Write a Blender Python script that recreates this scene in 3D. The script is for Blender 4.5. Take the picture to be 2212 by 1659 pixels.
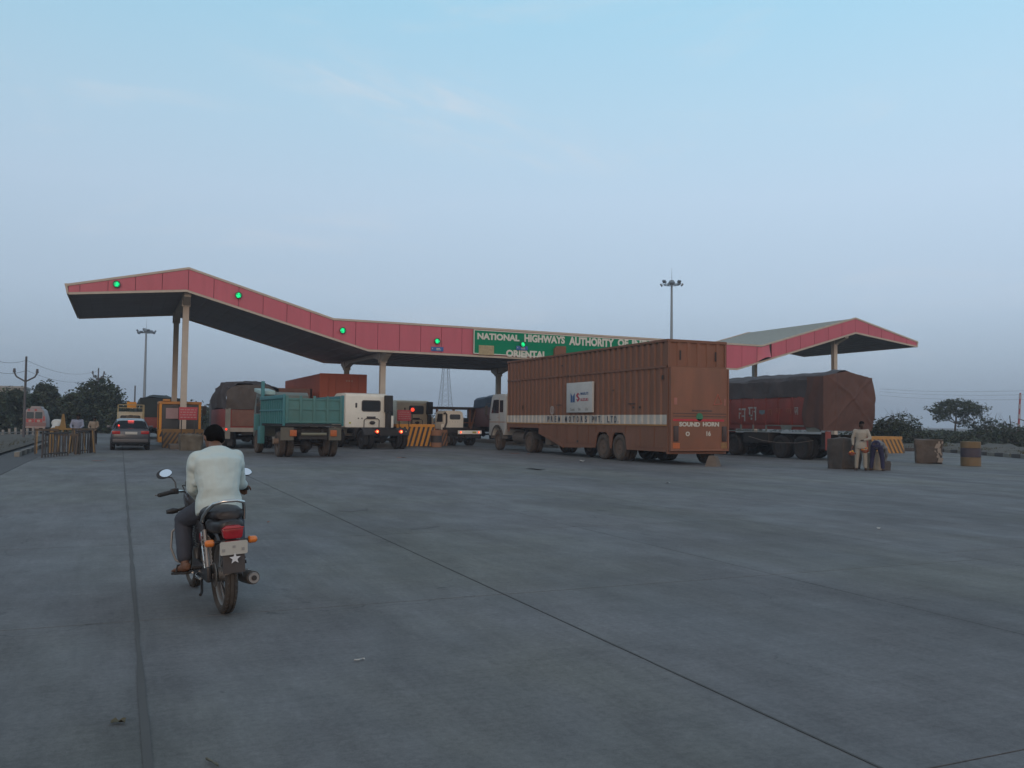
import bpy, bmesh, math, random
from mathutils import Vector, Matrix
random.seed(7)
R = math.radians
for o in list(bpy.data.objects): bpy.data.objects.remove(o)
S = bpy.context.scene
COL = S.collection
# ------------------------------------------------------------------ camera
F, CX, CY, H = 1924.0, 1106.0, 829.5, 1.5          # focal length and centre for a 2212 px wide frame, eye height
PITCH = math.atan(81.6/1924); ROLL = 0.012; PSI = R(23.7)
CM = Matrix.Rotation(-PSI, 3, 'Z') @ Matrix.Rotation(math.pi/2+PITCH, 3, 'X') @ Matrix.Rotation(ROLL, 3, 'Z')
cd = bpy.data.cameras.new('camera'); cam = bpy.data.objects.new('camera', cd); COL.objects.link(cam)
m4 = CM.to_4x4(); m4.translation = (0, 0, H); cam.matrix_world = m4
cd.sensor_width = 36; cd.lens = F/2212*36; cd.clip_start = 0.1; cd.clip_end = 6000
S.camera = cam
def ray(u, v): return CM @ Vector(((u-CX)/F, -(v-CY)/F, -1))
def G(u, v, z=0):
    d = ray(u, v); t = (z-H)/d.z; return Vector((d.x*t, d.y*t, z))
def PX(u, v, X):
    d = ray(u, v); t = X/d.x; return Vector((d.x*t, d.y*t, d.z*t+H))
def PY(u, v, Y):
    d = ray(u, v); t = Y/d.y; return Vector((d.x*t, d.y*t, d.z*t+H))
# ------------------------------------------------------------------ world and sun
W = bpy.data.worlds.new('World'); S.world = W; W.use_nodes = True
nt = W.node_tree; nt.nodes.clear(); N = nt.nodes; LK = nt.links
def nd(t, **k):
    n = N.new(t)
    for a, b in k.items(): setattr(n, a, b)
    return n
tc = nd('ShaderNodeTexCoord'); sep = nd('ShaderNodeSeparateXYZ'); LK.new(tc.outputs['Generated'], sep.inputs[0])
rmp = nd('ShaderNodeValToRGB'); LK.new(sep.outputs['Z'], rmp.inputs[0])
SKY = [(0.0, (.330, .430, .545)), (.05, (.395, .505, .635)), (.13, (.515, .655, .820)), (.24, (.560, .730, .910)), (.33, (.510, .745, .930)), (.44, (.415, .735, .945)), (.62, (.40, .56, .72)), (1.0, (.42, .48, .56))]
cr = rmp.color_ramp
while len(cr.elements) < len(SKY): cr.elements.new(.5)
for e, (p, c) in zip(cr.elements, SKY): e.position = p; e.color = (*c, 1)
sky = nd('ShaderNodeTexSky', sky_type='NISHITA'); sky.sun_disc = False
sky.sun_elevation = R(9); sky.sun_rotation = R(200); sky.dust_density = 2.0
sc = nd('ShaderNodeVectorMath', operation='SCALE'); sc.inputs['Scale'].default_value = .1; LK.new(sky.outputs[0], sc.inputs[0])
mx = nd('ShaderNodeMix', data_type='RGBA'); mx.inputs[0].default_value = .07
LK.new(rmp.outputs[0], mx.inputs[6]); LK.new(sc.outputs[0], mx.inputs[7])
# brighter towards the right of the view (afterglow), thin clouds
dotn = nd('ShaderNodeVectorMath', operation='DOT_PRODUCT'); LK.new(tc.outputs['Generated'], dotn.inputs[0]); dotn.inputs[1].default_value = (math.cos(PSI), -math.sin(PSI), 0)
mr = nd('ShaderNodeMapRange'); mr.inputs[1].default_value = -1; mr.inputs[2].default_value = 1; mr.inputs[3].default_value = .84; mr.inputs[4].default_value = 1.12
LK.new(dotn.outputs['Value'], mr.inputs[0])
sc2 = nd('ShaderNodeVectorMath', operation='SCALE'); LK.new(mx.outputs[2], sc2.inputs[0]); LK.new(mr.outputs[0], sc2.inputs['Scale'])
mp = nd('ShaderNodeMapping'); LK.new(tc.outputs['Generated'], mp.inputs[0]); mp.inputs['Rotation'].default_value = (0, R(-12), PSI); mp.inputs['Scale'].default_value = (2.2, 2.2, 9.0); mp.inputs['Location'].default_value = (.35, .2, -.4)
ns = nd('ShaderNodeTexNoise'); ns.inputs['Scale'].default_value = 1.6; ns.inputs['Detail'].default_value = 9; ns.inputs['Roughness'].default_value = .62; ns.inputs['Distortion'].default_value = .4
LK.new(mp.outputs[0], ns.inputs['Vector'])
cl = nd('ShaderNodeMapRange', interpolation_type='SMOOTHSTEP'); cl.inputs[1].default_value = .54; cl.inputs[2].default_value = .80; cl.inputs[4].default_value = .35; LK.new(ns.outputs[0], cl.inputs[0])
# a wisp over the middle of the view, where the photograph has its cloud
wd = ray(930, 235).normalized()
wm = nd('ShaderNodeMapping', vector_type='POINT'); LK.new(tc.outputs['Generated'], wm.inputs[0])
wrel = nd('ShaderNodeVectorMath', operation='SUBTRACT'); LK.new(tc.outputs['Generated'], wrel.inputs[0]); wrel.inputs[1].default_value = wd
rt = ray(1230, 330).normalized()-ray(640, 130).normalized(); rt.normalize(); up = wd.cross(rt); 
dx = nd('ShaderNodeVectorMath', operation='DOT_PRODUCT'); LK.new(wrel.outputs[0], dx.inputs[0]); dx.inputs[1].default_value = rt/.22
dy = nd('ShaderNodeVectorMath', operation='DOT_PRODUCT'); LK.new(wrel.outputs[0], dy.inputs[0]); dy.inputs[1].default_value = up/.048
cmb = nd('ShaderNodeCombineXYZ'); LK.new(dx.outputs['Value'], cmb.inputs[0]); LK.new(dy.outputs['Value'], cmb.inputs[1])
ns2 = nd('ShaderNodeTexNoise'); ns2.inputs['Scale'].default_value = 1.9; ns2.inputs['Detail'].default_value = 9; ns2.inputs['Roughness'].default_value = .6; ns2.inputs['Distortion'].default_value = .5; LK.new(cmb.outputs[0], ns2.inputs['Vector'])
ln = nd('ShaderNodeVectorMath', operation='LENGTH'); LK.new(cmb.outputs[0], ln.inputs[0])
w1 = nd('ShaderNodeMapRange', interpolation_type='SMOOTHSTEP'); w1.inputs[1].default_value = 1.25; w1.inputs[2].default_value = .1; w1.inputs[3].default_value = 0; w1.inputs[4].default_value = 1; LK.new(ln.outputs['Value'], w1.inputs[0])
w2 = nd('ShaderNodeMapRange', interpolation_type='SMOOTHSTEP'); w2.inputs[1].default_value = .34; w2.inputs[2].default_value = .95; LK.new(ns2.outputs[0], w2.inputs[0])
wmul = nd('ShaderNodeMath', operation='MULTIPLY'); LK.new(w1.outputs[0], wmul.inputs[0]); LK.new(w2.outputs[0], wmul.inputs[1])
cadd = nd('ShaderNodeMath', operation='ADD', use_clamp=True); LK.new(cl.outputs[0], cadd.inputs[0]); LK.new(wmul.outputs[0], cadd.inputs[1])
cm_ = nd('ShaderNodeMath', operation='MULTIPLY'); LK.new(cadd.outputs[0], cm_.inputs[0]); cm_.inputs[1].default_value = .8
mc = nd('ShaderNodeMix', data_type='RGBA'); LK.new(cm_.outputs[0], mc.inputs[0]); LK.new(sc2.outputs[0], mc.inputs[6]); mc.inputs[7].default_value = (.76, .77, .82, 1)
bg = nd('ShaderNodeBackground'); bg.inputs[1].default_value = 1.0; LK.new(mc.outputs[2], bg.inputs[0])
# low warm afterglow on the sunset side, behind the camera
sd_ = nd('ShaderNodeVectorMath', operation='DOT_PRODUCT'); LK.new(tc.outputs['Generated'], sd_.inputs[0]); sd_.inputs[1].default_value = (math.sin(R(200)), math.cos(R(200)), 0)
s1 = nd('ShaderNodeMapRange', interpolation_type='SMOOTHSTEP'); s1.inputs[1].default_value = -.2; s1.inputs[2].default_value = 1; LK.new(sd_.outputs['Value'], s1.inputs[0])
s2 = nd('ShaderNodeMapRange', interpolation_type='SMOOTHSTEP'); s2.inputs[1].default_value = .75; s2.inputs[2].default_value = 0; s2.inputs[3].default_value = 0; s2.inputs[4].default_value = .85; LK.new(sep.outputs['Z'], s2.inputs[0])
s3 = nd('ShaderNodeMath', operation='MULTIPLY'); LK.new(s1.outputs[0], s3.inputs[0]); LK.new(s2.outputs[0], s3.inputs[1])
mg_ = nd('ShaderNodeMix', data_type='RGBA'); LK.new(s3.outputs[0], mg_.inputs[0]); LK.new(mc.outputs[2], mg_.inputs[6]); mg_.inputs[7].default_value = (.86, .62, .46, 1); LK.new(mg_.outputs[2], bg.inputs[0])
wo = nd('ShaderNodeOutputWorld'); LK.new(bg.outputs[0], wo.inputs[0])
sl = bpy.data.lights.new('sun', 'SUN'); sl.energy = .75; sl.angle = R(30); sl.color = (1, .70, .50)
sun = bpy.data.objects.new('sun', sl); COL.objects.link(sun)
sun.rotation_euler = (Vector((math.sin(R(200)), math.cos(R(200)), math.tan(R(18))))).to_track_quat('Z', 'Y').to_euler()
S.view_settings.view_transform = 'Standard'; S.view_settings.look = 'None'; S.view_settings.gamma = 1; S.view_settings.exposure = 0
S.view_settings.use_curve_mapping = False
S.render.engine = 'CYCLES'

# ------------------------------------------------------------------ materials
_m = {}
def mat(name, col=(.5, .5, .5), rough=.6, metal=0.0, var=.12, scale=2.0, dust=0.0, dcol=(.20, .15, .11), bump=0.0, bscale=30.0, emit=0.0, randv=0.0, stretch=(1, 1, 1), spec=.5, dscale=1.6):
    if name in _m: return _m[name]
    m = bpy.data.materials.new(name); _m[name] = m; m.use_nodes = True
    n = m.node_tree.nodes; l = m.node_tree.links; b = n['Principled BSDF']
    b.inputs['Roughness'].default_value = rough; b.inputs['Metallic'].default_value = metal
    b.inputs['Specular IOR Level'].default_value = spec
    t = n.new('ShaderNodeTexCoord'); mpn = n.new('ShaderNodeMapping'); mpn.inputs['Scale'].default_value = stretch; l.new(t.outputs['Object'], mpn.inputs[0])
    a = n.new('ShaderNodeTexNoise'); a.inputs['Scale'].default_value = scale; a.inputs['Detail'].default_value = 8; a.inputs['Roughness'].default_value = .6; l.new(mpn.outputs[0], a.inputs['Vector'])
    r = n.new('ShaderNodeMapRange'); r.inputs[1].default_value = .25; r.inputs[2].default_value = .75; r.inputs[3].default_value = 1-var; r.inputs[4].default_value = 1+var; l.new(a.outputs[0], r.inputs[0])
    v = n.new('ShaderNodeVectorMath'); v.operation = 'SCALE'; v.inputs[0].default_value = col; l.new(r.outputs[0], v.inputs['Scale'])
    out = v.outputs[0]
    if randv:
        oi = n.new('ShaderNodeObjectInfo'); rr = n.new('ShaderNodeMapRange'); rr.inputs[3].default_value = 1-randv; rr.inputs[4].default_value = 1+randv; l.new(oi.outputs['Random'], rr.inputs[0])
        v2 = n.new('ShaderNodeVectorMath'); v2.operation = 'SCALE'; l.new(out, v2.inputs[0]); l.new(rr.outputs[0], v2.inputs['Scale']); out = v2.outputs[0]
    if dust:
        d = n.new('ShaderNodeTexNoise'); d.inputs['Scale'].default_value = dscale; d.inputs['Detail'].default_value = 10; d.inputs['Roughness'].default_value = .7; l.new(t.outputs['Object'], d.inputs['Vector'])
        dr = n.new('ShaderNodeMapRange'); dr.inputs[1].default_value = .35; dr.inputs[2].default_value = .72; dr.inputs[3].default_value = dust*.35; dr.inputs[4].default_value = min(1, dust*1.3); l.new(d.outputs[0], dr.inputs[0])
        mm = n.new('ShaderNodeMix'); mm.data_type = 'RGBA'; l.new(dr.outputs[0], mm.inputs[0]); l.new(out, mm.inputs[6]); mm.inputs[7].default_value = (*dcol, 1); out = mm.outputs[2]
        rm = n.new('ShaderNodeMapRange'); rm.inputs[3].default_value = rough; rm.inputs[4].default_value = .9; l.new(dr.outputs[0], rm.inputs[0]); l.new(rm.outputs[0], b.inputs['Roughness'])
    l.new(out, b.inputs['Base Color'])
    if bump:
        bn = n.new('ShaderNodeTexNoise'); bn.inputs['Scale'].default_value = bscale; bn.inputs['Detail'].default_value = 6; l.new(mpn.outputs[0], bn.inputs['Vector'])
        bp = n.new('ShaderNodeBump'); bp.inputs['Strength'].default_value = bump; bp.inputs['Distance'].default_value = .02; l.new(bn.outputs[0], bp.inputs['Height']); l.new(bp.outputs[0], b.inputs['Normal'])
    if emit:
        b.inputs['Emission Color'].default_value = (*col, 1); b.inputs['Emission Strength'].default_value = emit
    return m
BLACK = mat('black_rubber', (.018, .018, .020), .75, dust=.25, dcol=(.10, .08, .065), var=.3)
TYRE = mat('dusty_tyre', (.022, .021, .020), .85, dust=.55, dcol=(.13, .095, .07), var=.3, dscale=5)
TYRED = mat('dark_tyre', (.014, .014, .016), .85, dust=.2, dcol=(.06, .05, .045), var=.3)
DARK = mat('dark_underside', (.02, .02, .022), .8, dust=.3, dcol=(.07, .055, .045), var=.3)
CHROME = mat('chrome', (.62, .62, .60), .18, .95, var=.08)
STEEL = mat('dull_steel', (.28, .28, .28), .45, .7, dust=.25)
GLASS = mat('dark_glass', (.025, .032, .038), .12, var=.1, spec=.7)
WHITE = mat('white_paint', (.82, .80, .71), .45, dust=.12, dcol=(.42, .38, .31), var=.05)
CREAM = mat('cream_paint', (.66, .60, .45), .5, dust=.2, var=.06)
YEL = mat('yellow_paint', (.66, .27, .02), .6, dust=.2, dcol=(.16, .12, .08), var=.12)
BLK = mat('black_paint', (.028, .026, .03), .6, dust=.3, dcol=(.09, .07, .055))
RUSTY = mat('rusty_brown_metal', (.205, .086, .050), .66, dust=.42, dcol=(.150, .083, .048), var=.22, scale=1.0, bump=.15, bscale=3, stretch=(2.6, 2.6, .3))
SKIN = mat('brown_skin', (.15, .075, .045), .55, var=.1)
HAIR = mat('black_hair', (.006, .005, .005), .95, bump=.8, bscale=160, spec=.1)
def emat(name, col, s, base=None):
    if name in _m: return _m[name]
    m = mat(name, base or col, .4); b = m.node_tree.nodes['Principled BSDF']
    b.inputs['Emission Color'].default_value = (*col, 1); b.inputs['Emission Strength'].default_value = s
    return m

# ------------------------------------------------------------------ mesh building
class MB:
    def __init__(s): s.v = []; s.f = []; s.mi = []; s.k = 0
    def add(s, vs, fs):
        o = len(s.v); s.v += [tuple(p) for p in vs]; s.f += [tuple(i+o for i in f) for f in fs]; s.mi += [s.k]*len(fs); return s
    def mat(s, k): s.k = k; return s
    def box(s, x0, x1, y0, y1, z0, z1):
        return s.add([(x0, y0, z0), (x1, y0, z0), (x1, y1, z0), (x0, y1, z0), (x0, y0, z1), (x1, y0, z1), (x1, y1, z1), (x0, y1, z1)],
                     [(0, 3, 2, 1), (4, 5, 6, 7), (0, 1, 5, 4), (1, 2, 6, 5), (2, 3, 7, 6), (3, 0, 4, 7)])
    def prism(s, pts, ax, a, b):                 # 2D polygon extruded along axis ax ('x': pts=(y,z), 'y': pts=(x,z), 'z': pts=(x,y))
        n = len(pts)
        def mk(p, t): return {'x': (t, p[0], p[1]), 'y': (p[0], t, p[1]), 'z': (p[0], p[1], t)}[ax]
        vs = [mk(p, a) for p in pts]+[mk(p, b) for p in pts]
        return s.add(vs, [tuple(range(n))[::-1], tuple(range(n, 2*n))]+[(i, (i+1) % n, n+(i+1) % n, n+i) for i in range(n)])
    def cyl(s, p0, p1, r0, r1=None, n=12, cap=True):
        r1 = r0 if r1 is None else r1; p0 = Vector(p0); p1 = Vector(p1); d = (p1-p0).normalized()
        a = d.orthogonal().normalized(); b = d.cross(a)
        vs = [p+(a*math.cos(2*math.pi*i/n)+b*math.sin(2*math.pi*i/n))*r for p, r in ((p0, r0), (p1, r1)) for i in range(n)]
        fs = [(i, (i+1) % n, n+(i+1) % n, n+i) for i in range(n)]
        if cap: fs += [tuple(range(n))[::-1], tuple(range(n, 2*n))]
        return s.add(vs, fs)
    def tube(s, pts, r, n=8, closed=False):
        P = [Vector(p) for p in pts]; m = len(P); rs = r if isinstance(r, (list, tuple)) else [r]*m
        vs = []; ref = None
        for i, p in enumerate(P):
            if closed: d = (P[(i+1) % m]-P[i-1]).normalized()
            else: d = (P[min(i+1, m-1)]-P[max(i-1, 0)]).normalized()
            if ref is None: ref = d.orthogonal().normalized()
            a = (ref-d*ref.dot(d)).normalized(); ref = a; b = d.cross(a)
            vs += [p+(a*math.cos(2*math.pi*j/n)+b*math.sin(2*math.pi*j/n))*rs[i] for j in range(n)]
        fs = []
        for i in range(m if closed else m-1):
            q = (i+1) % m
            fs += [(i*n+j, i*n+(j+1) % n, q*n+(j+1) % n, q*n+j) for j in range(n)]
        if not closed: fs += [tuple(range(n))[::-1], tuple(range((m-1)*n, m*n))]
        return s.add(vs, fs)
    def lathe(s, prof, c, ax='x', n=24, closed=False):      # prof = [(axial, radius)]
        m = len(prof); vs = []
        for t, r in prof:
            for j in range(n):
                A = 2*math.pi*j/n; p, q = r*math.cos(A), r*math.sin(A)
                d = {'x': (t, p, q), 'y': (p, t, q), 'z': (p, q, t)}[ax]
                vs.append((c[0]+d[0], c[1]+d[1], c[2]+d[2]))
        fs = []
        for i in range(m if closed else m-1):
            q2 = (i+1) % m
            fs += [(i*n+j, i*n+(j+1) % n, q2*n+(j+1) % n, q2*n+j) for j in range(n)]
        if not closed: fs += [tuple(range(n))[::-1], tuple(range((m-1)*n, m*n))]
        return s.add(vs, fs)
    def ball(s, c, rx, ry=None, rz=None, n=12, m=8):
        ry = ry or rx; rz = rz or rx; vs = [(c[0], c[1], c[2]-rz)]
        for i in range(1, m):
            t = math.pi*i/m
            for j in range(n):
                a = 2*math.pi*j/n; vs.append((c[0]+rx*math.sin(t)*math.cos(a), c[1]+ry*math.sin(t)*math.sin(a), c[2]-rz*math.cos(t)))
        vs.append((c[0], c[1], c[2]+rz)); L = len(vs)-1
        fs = [(0, 1+(j+1) % n, 1+j) for j in range(n)]
        for i in range(m-2): fs += [(1+i*n+j, 1+i*n+(j+1) % n, 1+(i+1)*n+(j+1) % n, 1+(i+1)*n+j) for j in range(n)]
        fs += [(L, 1+(m-2)*n+j, 1+(m-2)*n+(j+1) % n) for j in range(n)]
        return s.add(vs, fs)
    def loft(s, secs, n=16):                       # secs = [(centre, half axis a, half axis b)]
        vs = []
        for c, a, b in secs:
            c = Vector(c); a = Vector(a); b = Vector(b)
            vs += [c+a*math.cos(2*math.pi*j/n)+b*math.sin(2*math.pi*j/n) for j in range(n)]
        m = len(secs); fs = []
        for i in range(m-1): fs += [(i*n+j, i*n+(j+1) % n, (i+1)*n+(j+1) % n, (i+1)*n+j) for j in range(n)]
        fs += [tuple(range(n))[::-1], tuple(range((m-1)*n, m*n))]
        return s.add(vs, fs)
    def caps(s, p0, p1, r0, r1, n=12):             # tapered capsule
        p0 = Vector(p0); p1 = Vector(p1); d = (p1-p0).normalized(); a = d.orthogonal().normalized(); b = d.cross(a)
        S_ = []
        for t in (80, 55, 30, 0): S_.append((p0-d*r0*math.sin(R(t)), r0*math.cos(R(t))))
        for t in (0, 30, 55, 80): S_.append((p1+d*r1*math.sin(R(t)), r1*math.cos(R(t))))
        return s.loft([(c, a*r, b*r) for c, r in S_], n)
    def mesh(s, name, mats, smooth=True, bevel=0.0, ang=38):
        me = bpy.data.meshes.new(name); me.from_pydata(s.v, [], s.f)
        for m in (mats if isinstance(mats, (list, tuple)) else [mats]): me.materials.append(m)
        for p, k in zip(me.polygons, s.mi): p.material_index = k
        bm = bmesh.new(); bm.from_mesh(me); bmesh.ops.recalc_face_normals(bm, faces=bm.faces)
        if bevel:
            es = [e for e in bm.edges if len(e.link_faces) == 2 and e.calc_face_angle(0) > R(40)]
            bmesh.ops.bevel(bm, geom=es, offset=bevel, segments=2, affect='EDGES', profile=.6, clamp_overlap=True)
        if smooth:
            for f in bm.faces: f.smooth = True
            for e in bm.edges:
                if len(e.link_faces) != 2 or e.calc_face_angle(0) > R(ang): e.smooth = False
        bm.to_mesh(me); bm.free(); return me
    def build(s, name, mats, parent=None, **k):
        o = bpy.data.objects.new(name, s.mesh(name, mats, **k)); COL.objects.link(o)
        if parent: o.parent = parent
        return o
def tag(o, label=None, cat=None, group=None, kind=None):
    if label: o['label'] = label
    if cat: o['category'] = cat
    if group: o['group'] = group
    if kind: o['kind'] = kind
    return o
def thing(name, label, cat, loc=(0, 0, 0), rot=0, group=None, lean=0):
    o = bpy.data.objects.new(name, None); COL.objects.link(o); o.location = loc; o.rotation_euler = (0, lean, rot); o.empty_display_size = .2
    return tag(o, label, cat, group)
def inst(name, me, parent=None, loc=(0, 0, 0), rot=(0, 0, 0), scale=None):
    o = bpy.data.objects.new(name, me); COL.objects.link(o); o.location = loc; o.rotation_euler = rot
    if scale: o.scale = scale
    if parent: o.parent = parent
    return o
def dup(root, loc, label=None, rot=None, group=None):
    def cp(o, par):
        c = o.copy(); COL.objects.link(c)
        if par: c.parent = par
        for ch in o.children: cp(ch, c)
        return c
    r = cp(root, None); r.location = loc
    if rot is not None: r.rotation_euler = (0, 0, rot)
    if label: r['label'] = label
    if group: r['group'] = group
    return r
def parts(name, mt, par, boxes, **k):
    for b in boxes: MB().box(*b).build(name, mt, par, **{'smooth': False, **k})
def evalmesh(tmp):
    bpy.context.view_layer.update(); dg = bpy.context.evaluated_depsgraph_get()
    me = bpy.data.meshes.new_from_object(tmp.evaluated_get(dg)); return me
_fm = {}
def text(name, body, mt, parent, loc, rot, h, w=None, bold=.0, ext=.004):
    c = bpy.data.curves.new('t', 'FONT'); c.body = body; c.size = 1; c.extrude = ext; c.offset = bold; c.resolution_u = 3
    t = bpy.data.objects.new('t', c); COL.objects.link(t); me = evalmesh(t); bpy.data.objects.remove(t)
    xs = [v.co.x for v in me.vertices]; ys = [v.co.y for v in me.vertices]
    sy = h/(max(ys)-min(ys)); sx = (w/(max(xs)-min(xs))) if w else sy; x0, y0 = min(xs), min(ys)
    for v in me.vertices: v.co = ((v.co.x-x0)*sx, (v.co.y-y0)*sy, v.co.z)
    me.name = name; me.materials.clear(); me.materials.append(mt)
    return inst(name, me, parent, loc, rot)
def blob(name, mb, mt, parent, voxel=.01, smooth=6, disp=0.0, dscale=.12, loc=None):
    me = mb.mesh(name, mt, smooth=False); o = bpy.data.objects.new(name, me); COL.objects.link(o)
    r = o.modifiers.new('r', 'REMESH'); r.mode = 'VOXEL'; r.voxel_size = voxel; r.use_smooth_shade = True
    s_ = o.modifiers.new('s', 'SMOOTH'); s_.iterations = smooth; s_.factor = .5
    if disp:
        tx = bpy.data.textures.new('n', 'CLOUDS'); tx.noise_scale = dscale; tx.noise_depth = 2
        d = o.modifiers.new('d', 'DISPLACE'); d.texture = tx; d.strength = disp; d.mid_level = .40; d.texture_coords = 'LOCAL'
    me2 = evalmesh(o); bpy.data.objects.remove(o)
    for p in me2.polygons: p.use_smooth = True
    me2.name = name
    return inst(name, me2, parent, loc or (0, 0, 0))
# ------------------------------------------------------------------ ground, pavement, road, kerbs
CON = mat('worn_concrete', (.212, .192, .174), .85, var=.20, scale=1.1, dust=.34, dcol=(.130, .119, .108), bump=.35, bscale=70, randv=.06, stretch=(1, .45, 1), dscale=.55, spec=.3)
CONF = CON
def concrete(m):
    n = m.node_tree.nodes; l = m.node_tree.links; n.clear()
    out = n.new('ShaderNodeOutputMaterial'); b = n.new('ShaderNodeBsdfPrincipled'); l.new(b.outputs[0], out.inputs[0]); b.inputs['Specular IOR Level'].default_value = .28
    g_ = n.new('ShaderNodeNewGeometry'); oi = n.new('ShaderNodeObjectInfo')
    def noise(sc, det, st=(1, 1, 1), ro=.6, dist=0, off=0):
        mp_ = n.new('ShaderNodeMapping'); mp_.inputs['Scale'].default_value = st; mp_.inputs['Location'].default_value = (off, off*.7, 0); l.new(g_.outputs['Position'], mp_.inputs[0])
        t = n.new('ShaderNodeTexNoise'); t.inputs['Scale'].default_value = sc; t.inputs['Detail'].default_value = det; t.inputs['Roughness'].default_value = ro; t.inputs['Distortion'].default_value = dist; l.new(mp_.outputs[0], t.inputs['Vector']); return t.outputs[0]
    def rng(s_, a, b_, c, d, sm=True):
        r = n.new('ShaderNodeMapRange'); r.interpolation_type = 'SMOOTHSTEP' if sm else 'LINEAR'
        for k, v in zip((1, 2, 3, 4), (a, b_, c, d)): r.inputs[k].default_value = v
        l.new(s_, r.inputs[0]); return r.outputs[0]
    def mul(a, b_):
        q = n.new('ShaderNodeMath'); q.operation = 'MULTIPLY'; l.new(a, q.inputs[0]); l.new(b_, q.inputs[1]); return q.outputs[0]
    f = rng(noise(.35, 8, (1, .35, 1), .65, .3), .3, .7, .80, 1.16)                 # broad worn patches along the lanes
    f = mul(f, rng(noise(2.2, 10, (1, .6, 1), .7, .2, 3), .3, .7, .86, 1.13))        # mottling
    f = mul(f, rng(noise(26, 6, (1, 1, 1), .75, 0, 5), .3, .7, .84, 1.15))           # grit
    f = mul(f, rng(noise(150, 3, (1, 1, 1), .7, 0, 5), .32, .68, .84, 1.14))
    f = mul(f, rng(noise(14, 5, (1, .06, 1), .6, 0, 8), .3, .7, .95, 1.05))          # fine drag lines along the road
    f = mul(f, rng(noise(14, 5, (.06, 1, 1), .6, 0, 9), .3, .7, .95, 1.05))
    f = mul(f, rng(noise(1.3, 7, (1, .7, 1), .7, .5, 20), .64, .74, 1.0, .62))       # oil drips and dark spots
    f = mul(f, rng(noise(.5, 9, (1.4, .16, 1), .6, .2, 41), .58, .72, 1.0, .80))     # tyre darkened runs
    f = mul(f, rng(noise(6, 6, (1, .6, 1), .65, .3, 60), .70, .76, 1.0, .66))        # small specks
    v = n.new('ShaderNodeTexVoronoi'); v.feature = 'DISTANCE_TO_EDGE'; v.inputs['Scale'].default_value = .22
    mpv = n.new('ShaderNodeMapping'); l.new(g_.outputs['Position'], mpv.inputs[0]); nv = n.new('ShaderNodeTexNoise'); nv.inputs['Scale'].default_value = 1.2; nv.inputs['Detail'].default_value = 8; l.new(g_.outputs['Position'], nv.inputs['Vector'])
    va = n.new('ShaderNodeVectorMath'); va.operation = 'MULTIPLY_ADD'; l.new(nv.outputs[1], va.inputs[0]); va.inputs[1].default_value = (1.4, 1.4, 0); l.new(mpv.outputs[0], va.inputs[2]); l.new(va.outputs[0], v.inputs['Vector'])
    ck = rng(v.outputs['Distance'], .0, .0016, .0, 1, False); mk_ = rng(noise(.4, 3, (1, 1, 1), .5, 0, 77), .50, .56, 1, 0)
    mxx = n.new('ShaderNodeMath'); mxx.operation = 'MAXIMUM'; l.new(ck, mxx.inputs[0]); l.new(mk_, mxx.inputs[1]); f = mul(f, rng(mxx.outputs[0], 0, 1, .55, 1, False))
    f = mul(f, rng(oi.outputs['Random'], 0, 1, .94, 1.06, False))
    c = n.new('ShaderNodeMix'); c.data_type = 'RGBA'; l.new(rng(noise(.22, 5, (1, .6, 1), .6, 0, 13), .42, .66, 0, 1), c.inputs[0]); c.inputs[6].default_value = (.138, .136, .138, 1); c.inputs[7].default_value = (.144, .143, .130, 1)
    s_ = n.new('ShaderNodeVectorMath'); s_.operation = 'SCALE'; l.new(c.outputs[2], s_.inputs[0]); l.new(f, s_.inputs['Scale']); l.new(s_.outputs[0], b.inputs['Base Color'])
    l.new(rng(noise(1.1, 6, (1, .4, 1), .6, 0, 30), .3, .7, .62, .9), b.inputs['Roughness'])
    bp = n.new('ShaderNodeBump'); bp.inputs['Strength'].default_value = .5; bp.inputs['Distance'].default_value = .006; l.new(noise(90, 5, (1, 1, 1), .7), bp.inputs['Height']); l.new(bp.outputs[0], b.inputs['Normal'])
concrete(CON)
ASPH = mat('asphalt', (.062, .064, .068), .85, var=.2, scale=1.2, bump=.3, bscale=60, dust=.3, dcol=(.10, .09, .08))
SOIL = mat('dusty_soil', (.085, .070, .055), .95, var=.35, scale=.5, dust=.4, dcol=(.06, .065, .048), bump=.4, bscale=8)
JOINT = mat('joint_filler', (.075, .072, .068), .9, dust=.3, dcol=(.08, .08, .08))
g = MB().box(-1200, 1200, -200, 1300, -.6, -.08).build('ground', SOIL); tag(g, kind='structure')
pave = tag(MB().box(-2.74, 48, -8, 200, -.3, -.008).build('pavement', JOINT), kind='structure')
SW, SL, X0, Y0 = 2.95, 4.28, .15, 2.9
slabs = {}
cnt = 0
for i in range(-1, 16):
    a = X0+i*SW; b = min(a+SW, 47.9)
    if i == -1: a = -2.72
    for j in range(-2, 46):
        off = 0 if i < 3 else .55*(i-2)
        y0 = Y0+j*SL+off
        c = Vector(((a+b)/2, y0+SL/2, 0)); rel = Matrix.Rotation(PSI, 3, 'Z') @ c
        if rel.y < 1.5 or abs(rel.x) > rel.y*.64+4: continue
        if y0 > 60 or (y0 > 38 and i > 9): continue
        key = round(b-a, 2)
        if key not in slabs: slabs[key] = None
        slabs[key] = (slabs[key] or [])+[(a, b, y0)]
allsl = sorted([(y0, a, b) for L in slabs.values() for a, b, y0 in L], key=lambda t: t[0]+.44*t[1])
mcache = {}
far = MB()
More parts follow.
